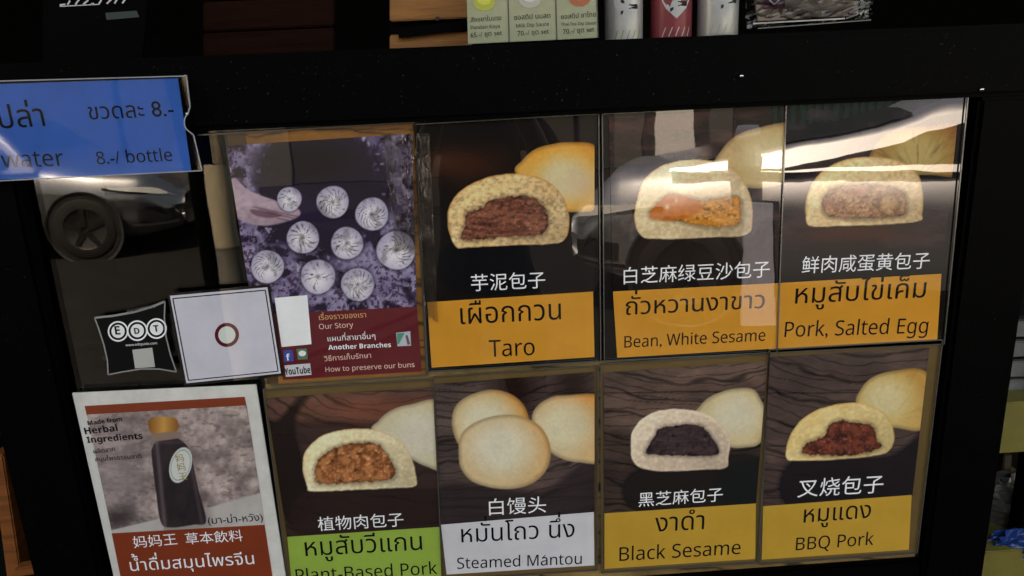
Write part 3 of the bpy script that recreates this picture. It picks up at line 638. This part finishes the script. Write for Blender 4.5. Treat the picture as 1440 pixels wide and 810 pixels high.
# ------------------------------------------------------------------ things on top of the cabinet
TY = .05
M_PAPER = mat('cream_label_paper', ink((132,134,108)), rough=.6, coat=.3)
M_TXT = mat('label_black', (.006,.006,.006), rough=.7)
labs = [('cream price label for pandan kaya, leftmost of three above the cabinet', (658,716), (62,59), 'green', (150,150,60),
         [('สังขยาใบเตย',(662,31),(705,28),.03), ('Pandan Kaya',(662,41.5),(703,39),.01), ('65.-/ ชุด set',(662,53),(706,49),.035)], (681,4)),
        ('cream price label for milk dip sauce, middle of three above the cabinet', (716.5,783), (59,56), 'white', (150,150,140),
         [('ซอสดิป นมสด',(723,28),(774,25),.03), ('Milk Dip Sauce',(726,39),(772,36),.01), ('70.-/ ชุด set',(728,50.5),(772,47),.035)], (745,0)),
        ('cream price label for Thai tea dip sauce, rightmost of three above the cabinet', (783.5,841), (56,53), 'pink', (150,80,52),
         [('ซอสดิป ชาไทย',(789,27),(838,23),.03), ('Thai Tea Dip Sauce',(789,36.5),(838,34),.01), ('70.-/ ชุด set',(792,48),(836,44),.035)], (815,-2))]
for lab, (x0, x1), (y0, y1), nm, colr, tx, ctr in labs:
    r = empty('price_label', at((x0+x1)/2, y0, TY), lab, 'price label', 'price labels standing on the cabinet top')
    prism('label_card', quadpts([(x0-3,-60),(x1-3,-63),(x1,y1),(x0,y0)], TY)[::-1], M_PAPER, r, .002, .0004)
    for body, p0, p1, of in tx: text(body, p0, p1, TY-.0006, M_TXT, r, offset=of, latin=('regular' if body.isascii() else None))
    prism('dip_picture', [at(ctr[0]+15*math.cos(a), ctr[1]+11*math.sin(a), TY-.0006) for a in np.linspace(0, -2*math.pi, 25)[:-1]], mat('dip_'+nm, ink(colr), rough=.5), r, .0003)
    prism('dip_highlight', [at(ctr[0]+9*math.cos(a), ctr[1]-3+6*math.sin(a), TY-.0010) for a in np.linspace(0, -2*math.pi, 25)[:-1]], mat('dipl_'+nm, ink(np.array(colr)*1.15), rough=.5), r, .0003)
    strip('label_edge', at(x1, y1, TY-.001), at(x1-3, -63, TY-.001), .0012, mat('label_edge_grey', (.08,.08,.07), rough=.6), r, .001)

def drink_can(px, py, wpx, lab, body, panel, accent, word, xo):
    Yc = .085; p = at(px, py+22, Yc); rad = wpx/2*(at(px+1, py, Yc-.026)[0]-at(px, py, Yc-.026)[0]); H = .135
    r = empty('drink_can', p, lab, 'can', 'slim drink cans on the cabinet top')
    lathe('can_body', [(0,0),(rad*.78,0),(rad*.82,.002),(rad*.99,.011),(rad,.014),(rad,H-.016),(rad*.86,H-.004),(rad*.86,H)], p, body, r)
    lathe('can_lid', [(rad*.88,H-.002),(rad*.88,H+.001),(rad*.8,H+.001),(rad*.78,H-.003),(0,H-.003)], p, M_CHROME, r)
    lathe('bottom_rim', [(rad*.8,.0005),(rad*.86,.003),(rad*.995,.0112)], p, M_CHROME, r)
    # printed hexagonal panel wrapped round the front
    def wrap(pts, m, nm, off=.0004):
        V = []; Fc = []
        n = len(pts); c = (sum(a for a, _ in pts)/n, sum(b for _, b in pts)/n); V.append(c); V += pts
        W = [(p[0]+(rad+off)*math.sin(a), p[1]-(rad+off)*math.cos(a), p[2]+z) for a, z in V]
        return raw(nm, W, [(0, i+1, (i+1)%n+1) for i in range(n)], m, r)
    wrap([(-.7,.07),(-.7,.055),(-.5,.046),(-.25,.040),(0,.034),(.25,.040),(.5,.046),(.7,.055),(.7,.07),(.7,.12),(.4,.12),(0,.12),(-.4,.12),(-.7,.12)], panel, 'can_panel')
    # word running up the can
    P, T = glyphs(sans(word, True), .02); P = P-P.min(0); s = .030
    W = []
    for x, y in P:                         # reading downwards, letter tops to the right
        z = .042+x*s*.95; a = (.35-y)*s/rad+xo
        W.append((p[0]+(rad+.0009)*math.sin(a), p[1]-(rad+.0009)*math.cos(a), p[2]+z))
    raw('can_lettering', W, [t for t in T.tolist()], M_TXT, r)
    for k in range(5):
        a = -.7+k*.32; wrap([(a, .013), (a+.05, .013), (a+.22, .024), (a+.17, .024)], accent, 'leaf_mark', .0002)
M_CSIL = mat('can_silver', (.42,.42,.40), rough=.35, metal=.3); M_CRED = mat('can_red', (.22,.03,.04), rough=.35, metal=.2); M_CPEACH = mat('can_peach', (.42,.30,.22), rough=.35, metal=.2)
M_CPAN = mat('can_panel_grey', (.42,.42,.42), rough=.4); M_CGR = mat('can_green', (.24,.25,.06), rough=.4)
drink_can(877, 50, 54, 'silver and green slim drink can, leftmost of the three cans', M_CSIL, M_CPAN, M_CGR, 'VITA', .12)
drink_can(943, 46, 58, 'red slim drink can with a white panel, middle of the three cans', M_CRED, M_CPAN, M_CPAN, 'VITA', .12)
drink_can(1008, 42, 57, 'pale peach and silver slim drink can, rightmost of the three cans', M_CSIL, M_CPAN, M_CPEACH, 'VITA', .25)

pt = empty('plastic_packet', at(1130, 38, .06), 'clear plastic packet with a beige label lying right of the cans', 'packet')
crumpled('plastic_wrap', [(1046,-60),(1226,-70),(1223,26),(1050,40)], .07, M_WRAP, pt, .006, 30, 5, .018)
M_BEIGE = mat('beige_card', (.17,.125,.10), rough=.5, coat=.6, coat_rough=.1)
prism('beige_label', quadpts([(1052,-60),(1214,-70),(1206,22),(1066,30)], .062)[::-1], M_BEIGE, pt, .004, .0008)
prism('purple_badge', quadpts([(1073,-20),(1103,-22),(1104,11),(1074,14)], .0612)[::-1], mat('badge_purple', (.10,.015,.035), rough=.5), pt, .0004)
strip('badge_tick', at(1082, 0, .0604), at(1089, 6, .0604), .0016, M_WHITE_T, pt, .0003); strip('badge_tick', at(1089, 6, .0603), at(1098, -2, .0603), .0016, M_WHITE_T, pt, .0003)
strip('packet_fold', at(1060, 33, .048), at(1188, 26, .048), .0016, mat('bright_fold', (.4,.38,.36), rough=.3), pt, .001)
for a, b in (((1190,26),(1222,14)), ((1066,40),(1225,28)), ((1195,18),(1224,2))): strip('packet_fold', at(*a, .046), at(*b, .046), .0012, mat('fold_grey', (.14,.14,.14), rough=.3), pt, .001)

# wooden box left of the labels
wb = empty('wooden_box', at(590, 66, .14), 'orange-brown wooden box standing behind the price labels', 'box')
def plank_mat(nm, c, v=.4, sp=.4):
    m = mat(nm, c, rough=.6, spec=sp, bump=6e-4, bscale=30, var=v, scale=6)
    for n in m.node_tree.nodes:
        if n.type == 'TEX_NOISE':
            mp = m.node_tree.nodes.new('ShaderNodeMapping'); mp.inputs['Scale'].default_value = (1, 1, 14)
            l = n.inputs['Vector'].links[0].from_socket; m.node_tree.links.new(l, mp.inputs[0]); m.node_tree.links.new(mp.outputs[0], n.inputs['Vector'])
    return m
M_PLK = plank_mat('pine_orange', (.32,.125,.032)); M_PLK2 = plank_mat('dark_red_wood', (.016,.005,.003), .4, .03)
for (y0, y1) in ((-80,-31), (-29,28), (47,68)):
    prism('plank', quadpts([(548,y0+2),(664,y0-3),(664,y1-3),(548,y1+2)], .14)[::-1], M_PLK, wb, .02, .0015)
prism('plank', quadpts([(548,29),(664,24),(664,45),(548,50)], .155)[::-1], M_FRAME, wb, .01, .001)
disc('knot', (615,26), 3, .1385, mat('knot_dark', (.02,.008,.004), rough=.6), wb, .001)
strip('black_strap', at(560, 47, .132), at(662, 34, .132), .012, M_FRAME, wb, .004)
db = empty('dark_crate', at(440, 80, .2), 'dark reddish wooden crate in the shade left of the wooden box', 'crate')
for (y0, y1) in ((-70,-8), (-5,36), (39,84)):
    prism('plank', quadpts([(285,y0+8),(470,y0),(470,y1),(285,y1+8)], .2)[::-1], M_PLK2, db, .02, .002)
tb = empty('dark_notice', at(140, 60, .1), 'black notice with cut-off white characters at the top left corner', 'notice')
prism('notice_board', quadpts([(60,-60),(215,-66),(200,90),(60,96)], .1)[::-1], M_FRAME, tb, .004, .001)
random.seed(2)
for k in range(9):
    x = 84+k*11; strip('white_mark', at(x, 7-k*.3, .099), at(x+random.uniform(3, 8), 6-k*.3-random.choice((0, 5, 9)), .099), .0018, M_PALE, tb, .0004)
strip('white_mark', at(84, 9, .099), at(140, 6, .099), .001, M_PALE, tb, .0003)
prism('green_patch', quadpts([(148,18),(192,15),(196,24),(150,28)], .099)[::-1], mat('dull_green', (.02,.04,.032), rough=.5), tb, .0005)

# ------------------------------------------------------------------ right of the cabinet: shelves with stock
sh = empty('stock_shelf', at(1420, 800, .3), 'olive-yellow painted shelf seen past the right cabinet post', 'shelf')
M_YEL = mat('olive_yellow_paint', (.17,.14,.03), rough=.5, bump=3e-4)
def slab(name, c4, Y, t, m, par): return prism(name, quadpts(c4, Y)[::-1], m, par, t, .002)
slab('shelf_board', [(1385,568),(1600,556),(1590,626),(1376,640)], .25, .3, M_YEL, sh)
slab('shelf_board', [(1360,778),(1580,764),(1570,840),(1350,850)], .25, .3, M_YEL, sh)
slab('shelf_upright', [(1412,640),(1424,639),(1414,778),(1402,779)], .36, .02, mat('shelf_brown', (.05,.035,.02), rough=.6), sh)
slab('shelf_back', [(1330,300),(1700,280),(1650,900),(1300,900)], .56, .01, M_BACK, sh)
for x in (at(1400, 700, .3)[0]+.05, at(1560, 700, .3)[0]+.1):
    for y in (.29, .5): box('shelf_upright', (x, y, .62), (.03, .03, 1.24), M_FRAME, sh, .002)
bc = empty('plastic_crate', at(1430, 566, .3), 'grey plastic crate on the upper yellow shelf', 'crate')
M_CRATE = mat('grey_plastic', (.12,.125,.12), rough=.45, bump=5e-4)
for k, yy in enumerate((452, 480, 508, 534)): slab('crate_slat', [(1398,yy+2),(1560,yy-6),(1557,yy+16),(1396,yy+24)], .30, .015, M_CRATE, bc)
slab('crate_wall', [(1394,448),(1560,438),(1554,560),(1388,568)], .34, .01, mat('crate_inner', (.03,.03,.03), rough=.6), bc)
bagb = empty('blue_bag', at(1420, 775, .3), 'crumpled blue plastic bag on the lower yellow shelf', 'bag')
crumpled('bag_film', [(1400,748),(1520,722),(1520,772),(1376,780)], .28, mat('blue_plastic', (.01,.05,.20), rough=.25, coat=.5), bagb, .012, 22, 9, .03)
gb = empty('clear_bag', at(1430, 740, .36), 'greyish clear plastic bag behind the blue bag', 'bag')
crumpled('bag_film', [(1392,668),(1500,650),(1500,760),(1380,770)], .345, mat('grey_film', (.09,.085,.075), rough=.25, coat=.5), gb, .014, 24, 14, .03)

# ------------------------------------------------------------------ left of the cabinet
lp = empty('wooden_stand', (at(0,700,.2)[0], .25, 0), 'orange wooden stand in the shade left of the cabinet', 'stand')
M_OR = plank_mat('orange_wood', (.24,.07,.015))
slab('stand_post', [(-14,640),(4,640),(36,850),(14,850)], .2, .03, M_OR, lp)
slab('stand_rail', [(-60,606),(14,598),(18,610),(-60,618)], .22, .02, M_OR, lp)
slab('stand_rail', [(-60,588),(10,582),(12,588),(-60,594)], .23, .02, M_OR, lp)
slab('stand_rail', [(20,800),(64,794),(68,806),(20,812)], .16, .02, M_OR, lp)
# wall of the shop unit behind everything
bw = empty('shop_wall', (0, 1.6, 0), 'dark wall at the back of the food stall', 'wall')
box('wall', (0, 1.65, 1.6), (7, .1, 3.2), mat('dark_plaster', (.0025,.0022,.002), rough=.9, spec=.03), bw, .005)
box('side_wall', (-3.45, .4, 1.6), (.1, 2.4, 3.2), MATS['dark_plaster'], bw, .005); box('side_wall', (3.45, .4, 1.6), (.1, 2.4, 3.2), MATS['dark_plaster'], bw, .005)
aw = empty('shop_awning', (0, 0, 2.5), 'dark canvas awning over the stall front', 'awning')
V = []; n = 29
for i in range(n):
    for j, (y, z) in enumerate(((1.7,3.25),(.8,3.2),(-.2,3.15),(-1.3,3.08),(-1.32,2.97))): V.append((-3.4+6.8*i/(n-1), y, z+.012*math.sin(i*1.7)))
ao = raw('canvas', V, [(i*5+j, (i+1)*5+j, (i+1)*5+j+1, i*5+j+1) for i in range(n-1) for j in range(4)], mat('awning_canvas', (.05,.045,.04), rough=.85), aw, True)
sm = ao.modifiers.new('thick', 'SOLIDIFY'); sm.thickness = .004
for x in (-3.3, 3.3): box('awning_post', (x, -1.25, 1.53), (.05, .05, 3.06), M_FRAME, aw, .004)

# ------------------------------------------------------------------ the street mirrored in the laminate and the pane
def car(nm, label, L, paint, origin, ang, flip=1, H=1.45, belt=.93, W=.9, hood=.82, seed=0, wheel=.33, fr=.86, rr=.8, xw=1.35, xr0=2.0, xr1=3.3, xe=4.1):
    """car along +x from its nose at origin, turned by ang about z"""
    root = empty(nm, (origin[0], origin[1], 0), label, 'car', 'cars in the street')
    M = Matrix.Rotation(ang, 4, 'Z')
    def T(v): q = M @ Vector(v); return (q.x+origin[0], q.y+origin[1], q.z+origin[2])
    def put(name, V, Fc, m, smooth=True, par=root): return raw(name, [T(v) for v in V], Fc, m, par, smooth)
    M_DK = mat('car_black_trim', (.012,.012,.013), rough=.4); M_WG = mat('car_window', (.01,.011,.014), rough=.2, spec=.12)
    def top(x):
        pts = [(0,.62),(.08,.70),(.35,hood-.02),(.9,hood+.04),(xw-.1,belt+.02),(xe,belt+.05),(L-.25,belt+.02),(L-.04,.80),(L,.62)]
        xs, zs = zip(*pts); return float(np.interp(x, xs, zs))
    def half(x): return W*float(np.interp(x, [0,.1,.35,.8,L-.8,L-.3,L], [.62,.80,.93,1,1,.93,.78]))
    xs = np.concatenate([np.linspace(0, .4, 7), np.linspace(.5, L-.5, 36), np.linspace(L-.4, L, 7)])
    V, Fc = [], []; ns = 17
    for x in xs:
        t, h = top(x), half(x); zb_ = .2+.08*float(np.interp(x, [0,.4,L-.4,L], [1,0,0,1]))
        S = [(h*.86, zb_), (h*.965, zb_+.06), (h*.985, .42), (h*.97, .52), (h, t-.30), (h*.985, t-.22), (h*.925, t-.09), (h*.85, t-.01), (h*.5, t+.025*(x < xw+.2))]
        for y, z in S: V.append((x, -y, z))
        for y, z in S[::-1][1:] if False else []: pass
        for y, z in S[::-1][0:8]: V.append((x, y, z))
    for i in range(len(xs)-1):
        for j in range(16): Fc.append((i*17+j, i*17+j+1, (i+1)*17+j+1, (i+1)*17+j))
    Fc.append(tuple(range(17))); Fc.append(tuple(range((len(xs)-1)*17+16, (len(xs)-1)*17-1, -1)))
    put('body', V, [f[::-1] for f in Fc], paint)
    # greenhouse
    def roof(x):
        P = curve_pts([(xw, belt+.0), (xr0-.25, H-.16), (xr0+.15, H-.03), ((xr0+xr1)/2, H), (xr1, H-.06), (xe, belt+.02)], 10, False); return float(np.interp(x, P[:, 0], P[:, 1]))
    gx = np.linspace(xw, xe, 34); V = []; 
    def side(x, t):
        zr = roof(x); z = belt-.02+(zr-belt+.02)*t; return (W*(.97-.27*((z-belt)/(H-belt))), z)
    for x in gx:
        row = [side(x, t) for t in (0,.3,.6,.85,.97)]; zr = roof(x)
        S = row+[(row[-1][0]*.8, zr+.012), (0, zr+.022)]
        for y, z in S: V.append((x, -y, z))
        for y, z in S[::-1][1:]: V.append((x, y, z))
    ns = 13; Fc = [(i*ns+j, (i+1)*ns+j, (i+1)*ns+j+1, i*ns+j+1) for i in range(len(gx)-1) for j in range(ns-1)]
    put('cabin', V, Fc, paint)
    for sgn in (-1, 1):
        for a, b in ((xw+.24, xr0+.62), (xr0+.70, xr1-.02), (xr1+.05, xe-.25)):
            V = []; nn = 14
            for i in range(nn):
                x = a+(b-a)*i/(nn-1); zr = roof(x); t1 = max(.16, 1-.115/max(zr-belt+.02, .08)); t0 = min(.12, t1*.5)
                for t in (t0, t0+(t1-t0)*.5, t1): y, z = side(x, t); V.append((x, sgn*(y+.006), z))
            Fc = [(i*3+j, (i+1)*3+j, (i+1)*3+j+1, i*3+j+1) for i in range(nn-1) for j in range(2)]
            if sgn > 0: Fc = [f[::-1] for f in Fc]
            put('side_window', V, Fc, M_WG)
    for a, b, nmw in ((xw+.12, xr0-.02, 'windscreen'), (xe-.1, xr1+.12, 'rear_window')):
        V = [];
        for i in range(8):
            x = a+(b-a)*i/7; zr = roof(x)
            for t in (-1, -.5, 0, .5, 1):
                V.append((x, t*(side(x, .9)[0]-.07), zr+.03-.012*abs(t)))
        Fc = [(i*5+j, (i+1)*5+j, (i+1)*5+j+1, i*5+j+1) for i in range(7) for j in range(4)]
        put(nmw, V, Fc, M_WG)
    for xc in (fr, L-rr):
        for sgn in (-1, 1):
            wl = empty('wheel', (0,0,0), None, None); wl.parent = root
            y = sgn*W
            def ring(rs, m, nmr, n=36):
                V = []; Fc = []
                for r_, dy in rs:
                    for k in range(n): a = 2*math.pi*k/n; V.append((xc+r_*math.cos(a), y+sgn*dy, wheel+r_*math.sin(a)))
                for i in range(len(rs)-1):
                    for k in range(n): Fc.append((i*n+k, i*n+(k+1)%n, (i+1)*n+(k+1)%n, (i+1)*n+k))
                put(nmr, V, Fc, m, True, wl)
            ring([(wheel*1.17,.004),(wheel*1.17,-.1)], M_DK, 'arch_liner'); ring([(wheel*1.17,.0045),(wheel*1.06,.0045),(.01,.004)], M_DK, 'arch_shadow')
            ring([(wheel*1.25,.010),(wheel*1.17,.014),(wheel*1.165,.0)], mat('arch_trim', (.02,.02,.022), rough=.5), 'arch_lip')
            ring([(wheel,-.12),(wheel,.005),(wheel*.94,.016),(wheel*.68,.018)], mat('tyre_rubber', (.004,.004,.004), rough=.8), 'tyre')
            ring([(wheel*.68,.018),(wheel*.64,.0065),(.02,.0065)], mat('rim_shadow', (.01,.01,.01), rough=.6), 'rim_well')
            V, Fc = [], []
            for k in range(5):
                a = 2*math.pi*k/5+.3
                for r_, wd in ((.03,.035), (wheel*.66,.022)):
                    for s in (-1, 1):
                        V.append((xc+r_*math.cos(a)-s*wd*math.sin(a), y+sgn*.017, wheel+r_*math.sin(a)+s*wd*math.cos(a)))
                Fc.append((k*4, k*4+1, k*4+3, k*4+2))
            put('rim_spokes', V, Fc, mat('alloy', (.03,.03,.032), rough=.4, metal=.8), False, wl)
    M_L = mat('headlamp_lens', (.75,.78,.8), rough=.3, spec=.8)
    for sgn in (-1, 1):
        V, Fc = [], []; m = 10
        for i in range(m):
            x = .03+.62*i/(m-1); h = half(x)
            zc = .70+.07*i/(m-1)+.0; wd = .055*(1-.75*i/(m-1))
            for z in (zc-wd, zc+wd*.6): V.append((x, sgn*(h+.008), min(z, top(x)-.03)))
        Fc = [(i*2, i*2+1, i*2+3, i*2+2) for i in range(m-1)]
        put('headlight', V, Fc, M_L, False)
        put('headlight_shade', [(v[0]+.06, v[1]+sgn*.003, v[2]-.012) for v in V[6:]], [(i*2, i*2+1, i*2+3, i*2+2) for i in range(m-4)], M_DK, False)
        V = []
        for i in range(m):
            x = .04+.42*i/(m-1); h = half(x)
            for z in (.33-.01*i/m, .36-.01*i/m): V.append((x, sgn*(h*.99+.012), z))
        put('bumper_strip', V, Fc, M_CHROME, False)
        V = []
        for i in range(m):
            x = .06+.34*i/(m-1); h = half(x)
            for z in (.38, .50): V.append((x, sgn*(h*.985+.006), z))
        put('fog_recess', V, Fc, M_DK, False)
        V = [(xw+.35, sgn*W*.96, belt+.02), (xw+.55, sgn*W*.96, belt+.02), (xw+.52, sgn*(W+.14), belt+.04), (xw+.36, sgn*(W+.16), belt+.04),
             (xw+.35, sgn*W*.96, belt+.14), (xw+.55, sgn*W*.96, belt+.13), (xw+.52, sgn*(W+.14), belt+.17), (xw+.36, sgn*(W+.16), belt+.17)]
        put('door_mirror', V, [(0,1,2,3),(7,6,5,4),(0,4,5,1),(1,5,6,2),(2,6,7,3),(3,7,4,0)], paint, False)
        for xx in (xr0+.66, xr1+.02): put('door_seam', [(xx, sgn*(W+.003), .3), (xx+.008, sgn*(W+.003), .3), (xx+.008, sgn*(W*.998+.004), belt-.12), (xx, sgn*(W*.998+.004), belt-.12)], [(0,1,2,3)], M_DK, False)
    put('grille', [(-.012,-.42,.45),(-.012,.42,.45),(-.012+.03,.46,.64),(-.012+.03,-.46,.64)], [(0,1,2,3)], M_DK, False)
    put('number_plate', [(-.02,-.2,.36),(-.02,.2,.36),(-.02,.2,.46),(-.02,-.2,.46)], [(0,1,2,3)], mat('plate_white', (.6,.6,.6), rough=.5), False)
    return root
M_SILVER = mat('grey_car_paint', (.17,.185,.21), rough=.38, metal=.9, coat=1, coat_rough=.03, var=.03)
M_WCAR = mat('silver_grey_car_paint', (.46,.49,.55), rough=.46, metal=.96, coat=.3, coat_rough=.03, var=.02)
sx = at(258, 345, 7.3)[0]
car('parked_car', 'grey hatchback mirrored in the dark glass under the blue sign', 4.3, M_SILVER, (sx-.06, -7.3-.88, -.12), math.pi, H=1.56, belt=1.0, hood=.90, W=.9, wheel=.33, fr=.95)
car('parked_car', 'pale silver saloon mirrored across the two right-hand cards of the upper row', 4.4, M_WCAR, (.88, -4.95, -.05), R_(21), H=1.38, belt=1.0, hood=.97, W=.86, wheel=.32, xw=.75, xr0=2.2, xr1=3.3, xe=4.1)

# buildings and street furniture across the road
def far_building(x0, x1, Yf, H, wallm, openings, label, kind):
    b = empty('shop_building', ((x0+x1)/2, -Yf-2, 0), label, 'building', 'shop buildings across the road')
    box('wall', ((x0+x1)/2, -Yf-2.0, H/2), (x1-x0, 3.6, H), wallm, b, .02)
    for a, c, z0, z1, m in openings:
        f = box(kind, ((a+c)/2, -Yf-.18, (z0+z1)/2), (c-a, .06, z1-z0), m, b, .01)
    return b
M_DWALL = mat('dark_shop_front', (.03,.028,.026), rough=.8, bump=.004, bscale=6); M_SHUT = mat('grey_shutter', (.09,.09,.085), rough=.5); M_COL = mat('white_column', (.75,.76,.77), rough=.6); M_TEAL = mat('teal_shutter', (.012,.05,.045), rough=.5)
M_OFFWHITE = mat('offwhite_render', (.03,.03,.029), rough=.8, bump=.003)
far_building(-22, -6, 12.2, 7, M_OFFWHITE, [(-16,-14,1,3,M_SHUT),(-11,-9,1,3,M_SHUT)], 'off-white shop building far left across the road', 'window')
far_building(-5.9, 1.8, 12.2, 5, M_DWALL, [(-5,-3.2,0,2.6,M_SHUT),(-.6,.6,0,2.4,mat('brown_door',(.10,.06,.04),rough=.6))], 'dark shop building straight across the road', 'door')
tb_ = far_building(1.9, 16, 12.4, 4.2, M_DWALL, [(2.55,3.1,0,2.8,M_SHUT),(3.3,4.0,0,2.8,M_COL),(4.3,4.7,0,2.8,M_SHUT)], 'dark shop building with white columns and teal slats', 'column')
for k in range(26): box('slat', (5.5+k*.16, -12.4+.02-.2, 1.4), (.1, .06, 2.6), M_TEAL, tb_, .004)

def post(x, y, r, H, m1, m2, label, nm, cat):
    p = empty(nm, (x, y, 0), label, cat)
    lathe('post', [(r*1.1,0),(r*1.1,.05),(r,.06),(r,H*.3)], (x, y, -.02), m2, p, 24); lathe('upper_post', [(r,H*.3-.02),(r,H),(r*.7,H+.04),(0,H+.05)], (x, y, -.02), m1, p, 24)
a, b_ = mir(288, 250, 3.0), mir(322, 250, 3.0)  # post added so its mirror image gives the beige and grey strip
post((a[0]+b_[0])/2, a[1], (b_[0]-a[0])/2, 2.6, mat('beige_post_paint', (.36,.32,.24), rough=.7), mat('grey_post_paint', (.12,.12,.11), rough=.7), 'beige and grey post added at the kerb for the strip mirrored left of the bun poster', 'added_post', 'post')
a, b_ = mir(274, 330, 3.2), mir(300, 330, 3.2)  # dark post added only to give the black band in the reflection
post((a[0]+b_[0])/2, a[1], (b_[0]-a[0])/2*.8, 2.8, M_FRAME, M_FRAME, 'black post added at the kerb for the dark band mirrored beside the beige one', 'added_post', 'post')
# folding sign board, pale blue, mirrored over the bean card
fs = empty('pavement_sign', (0,0,0), 'pale blue folding sign mirrored in the bean card', 'sign')
q = [mir(x, y, 3.1) for x, y in ((1046,282),(1082,284),(1086,455),(1040,455))]
fs.location = tuple((q[2]+q[3])/2)
M_PB = mat('pale_blue_board', (.46,.50,.66), rough=.5)
prism('front_board', [q[0],q[1],q[2],q[3]], M_PB, fs, .02); prism('rear_board', [p+np.array([.07,-.05,0]) for p in q], mat('board_dark', (.06,.06,.07), rough=.6), fs, -.02)

# ------------------------------------------------------------------ the photographer, mirrored as the dark shape down the middle
def skin(name, verts, edges, rad, m, parent, sub=2):
    me = bpy.data.meshes.new(name); me.from_pydata(verts, edges, []); o = bpy.data.objects.new(name, me); COL.objects.link(o); me.materials.append(m)
    md = o.modifiers.new('skin', 'SKIN'); md.use_smooth_shade = True
    for i, r in enumerate(rad): me.skin_vertices[0].data[i].radius = r if isinstance(r, tuple) else (r, r)
    me.skin_vertices[0].data[0].use_root = True
    s = o.modifiers.new('sub', 'SUBSURF'); s.levels = s.render_levels = sub
    dg = bpy.context.evaluated_depsgraph_get(); m2 = bpy.data.meshes.new_from_object(o.evaluated_get(dg)); bpy.data.objects.remove(o)
    m2.transform(Matrix.Translation(-parent.location)); m2.name = name; n = bpy.data.objects.new(name, m2); COL.objects.link(n); n.parent = parent
    return n
pr_ = empty('person', (.02, -1.34, 0), 'person in dark clothes holding up a phone, mirrored down the middle cards', 'person')
def V3(x, y, z): return (.02+x, -1.34+y, z)
vs_ = [V3(0,0,.92), V3(0,0,1.08), V3(0,.01,1.24), V3(0,0,1.38), V3(0,.01,1.46), V3(0,.02,1.53), V3(0,.02,1.62), V3(0,.01,1.69)]
rd = [(.15,.10),(.13,.09),(.15,.10),(.12,.08),(.05,.05),(.062,.07),(.078,.095),(.055,.07)]; ed = [(i, i+1) for i in range(7)]
for s in (-1, 1):
    b = len(vs_); vs_ += [V3(s*.17,0,1.38), V3(s*.23,.10,1.22), V3(s*.235,.16,1.17), V3(s*.16,.28,1.32), V3(s*.105,.365,1.44), V3(s*.095,.385,1.48)]
    rd += [(.06,.06),.045,.042,.036,.026,.026]; ed += [(3, b), (b, b+1), (b+1, b+2), (b+2, b+3), (b+3, b+4), (b+4, b+5)]
    b = len(vs_); vs_ += [V3(s*.10,0,.84), V3(s*.11,.01,.66), V3(s*.115,.01,.47), V3(s*.12,-.02,.28), V3(s*.125,-.03,.10), V3(s*.13,.04,.04), V3(s*.135,.14,.03)]
    rd += [.09,.078,.056,.05,.036,.04,.03]; ed += [(0, b)]+[(b+i, b+i+1) for i in range(6)]
M_SK = mat('person_skin', (.30,.17,.11), rough=.5); M_SHIRT = mat('dark_shirt', (.018,.018,.022), rough=.9); M_TRS = mat('dark_trousers', (.012,.013,.018), rough=.9); M_HAIR = mat('dark_hair', (.01,.008,.007), rough=.5); M_SHOE = mat('dark_shoe', (.02,.02,.02), rough=.6)
body = skin('body', vs_, ed, rd, M_SK, pr_)
for mm in (M_SHIRT, M_TRS, M_SHOE): body.data.materials.append(mm)
for p in body.data.polygons:
    c = p.center; z = c.z
    arm = abs(c.x) > .16 and c.y > .13 or c.y > .2
    if z < .09: p.material_index = 3
    elif z < .95: p.material_index = 2
    elif z < 1.44 and not arm: p.material_index = 1
    p.use_smooth = True
hv = [V3(0,-.035,1.60), V3(0,-.02,1.68), V3(0,.01,1.725), V3(0,.05,1.72)]
skin('hair', hv, [(0,1),(1,2),(2,3)], [(.082,.07),(.084,.085),(.075,.075),(.05,.05)], M_HAIR, pr_)
for s in (-1, 1):
    skin('ear', [V3(s*.082,.01,1.60), V3(s*.088,.0,1.63)], [(0,1)], [.012,.014], M_SK, pr_, 1)
    skin('eye', [V3(s*.03,.112,1.625), V3(s*.03,.114,1.625)], [(0,1)], [.009,.009], mat('eye_dark', (.02,.015,.012), rough=.2), pr_, 1)
    # hand: palm grown into the wrist, four fingers and a thumb closed on the phone
    for k in range(4):
        z0 = 1.47+k*.017; L = (.030,.034,.036,.031)[k]
        skin('finger', [V3(s*.095,.392,z0), V3(s*.088,.412,z0+.004), V3(s*(.088-L),.4175,z0+.005)], [(0,1),(1,2)], [.010,.009,.007], M_SK, pr_, 1)
    skin('thumb', [V3(s*.098,.385,1.475), V3(s*.085,.398,1.462), V3(s*.055,.409,1.470)], [(0,1),(1,2)], [.012,.011,.009], M_SK, pr_, 1)
skin('nose', [V3(0,.105,1.60), V3(0,.125,1.585)], [(0,1)], [.011,.014], M_SK, pr_, 1); skin('mouth', [V3(-.02,.105,1.555), V3(0,.112,1.556), V3(.02,.105,1.555)], [(0,1),(1,2)], [.006,.008,.006], mat('lips', (.25,.09,.07), rough=.5), pr_, 1)
ph = empty('phone', (0, -.912, 1.5), 'black phone held up by the person, mirrored in the cards', 'phone')
box('phone_body', (0, -.913, 1.5), (.15, .008, .074), mat('phone_black', (.01,.01,.011), rough=.2), ph, .003)
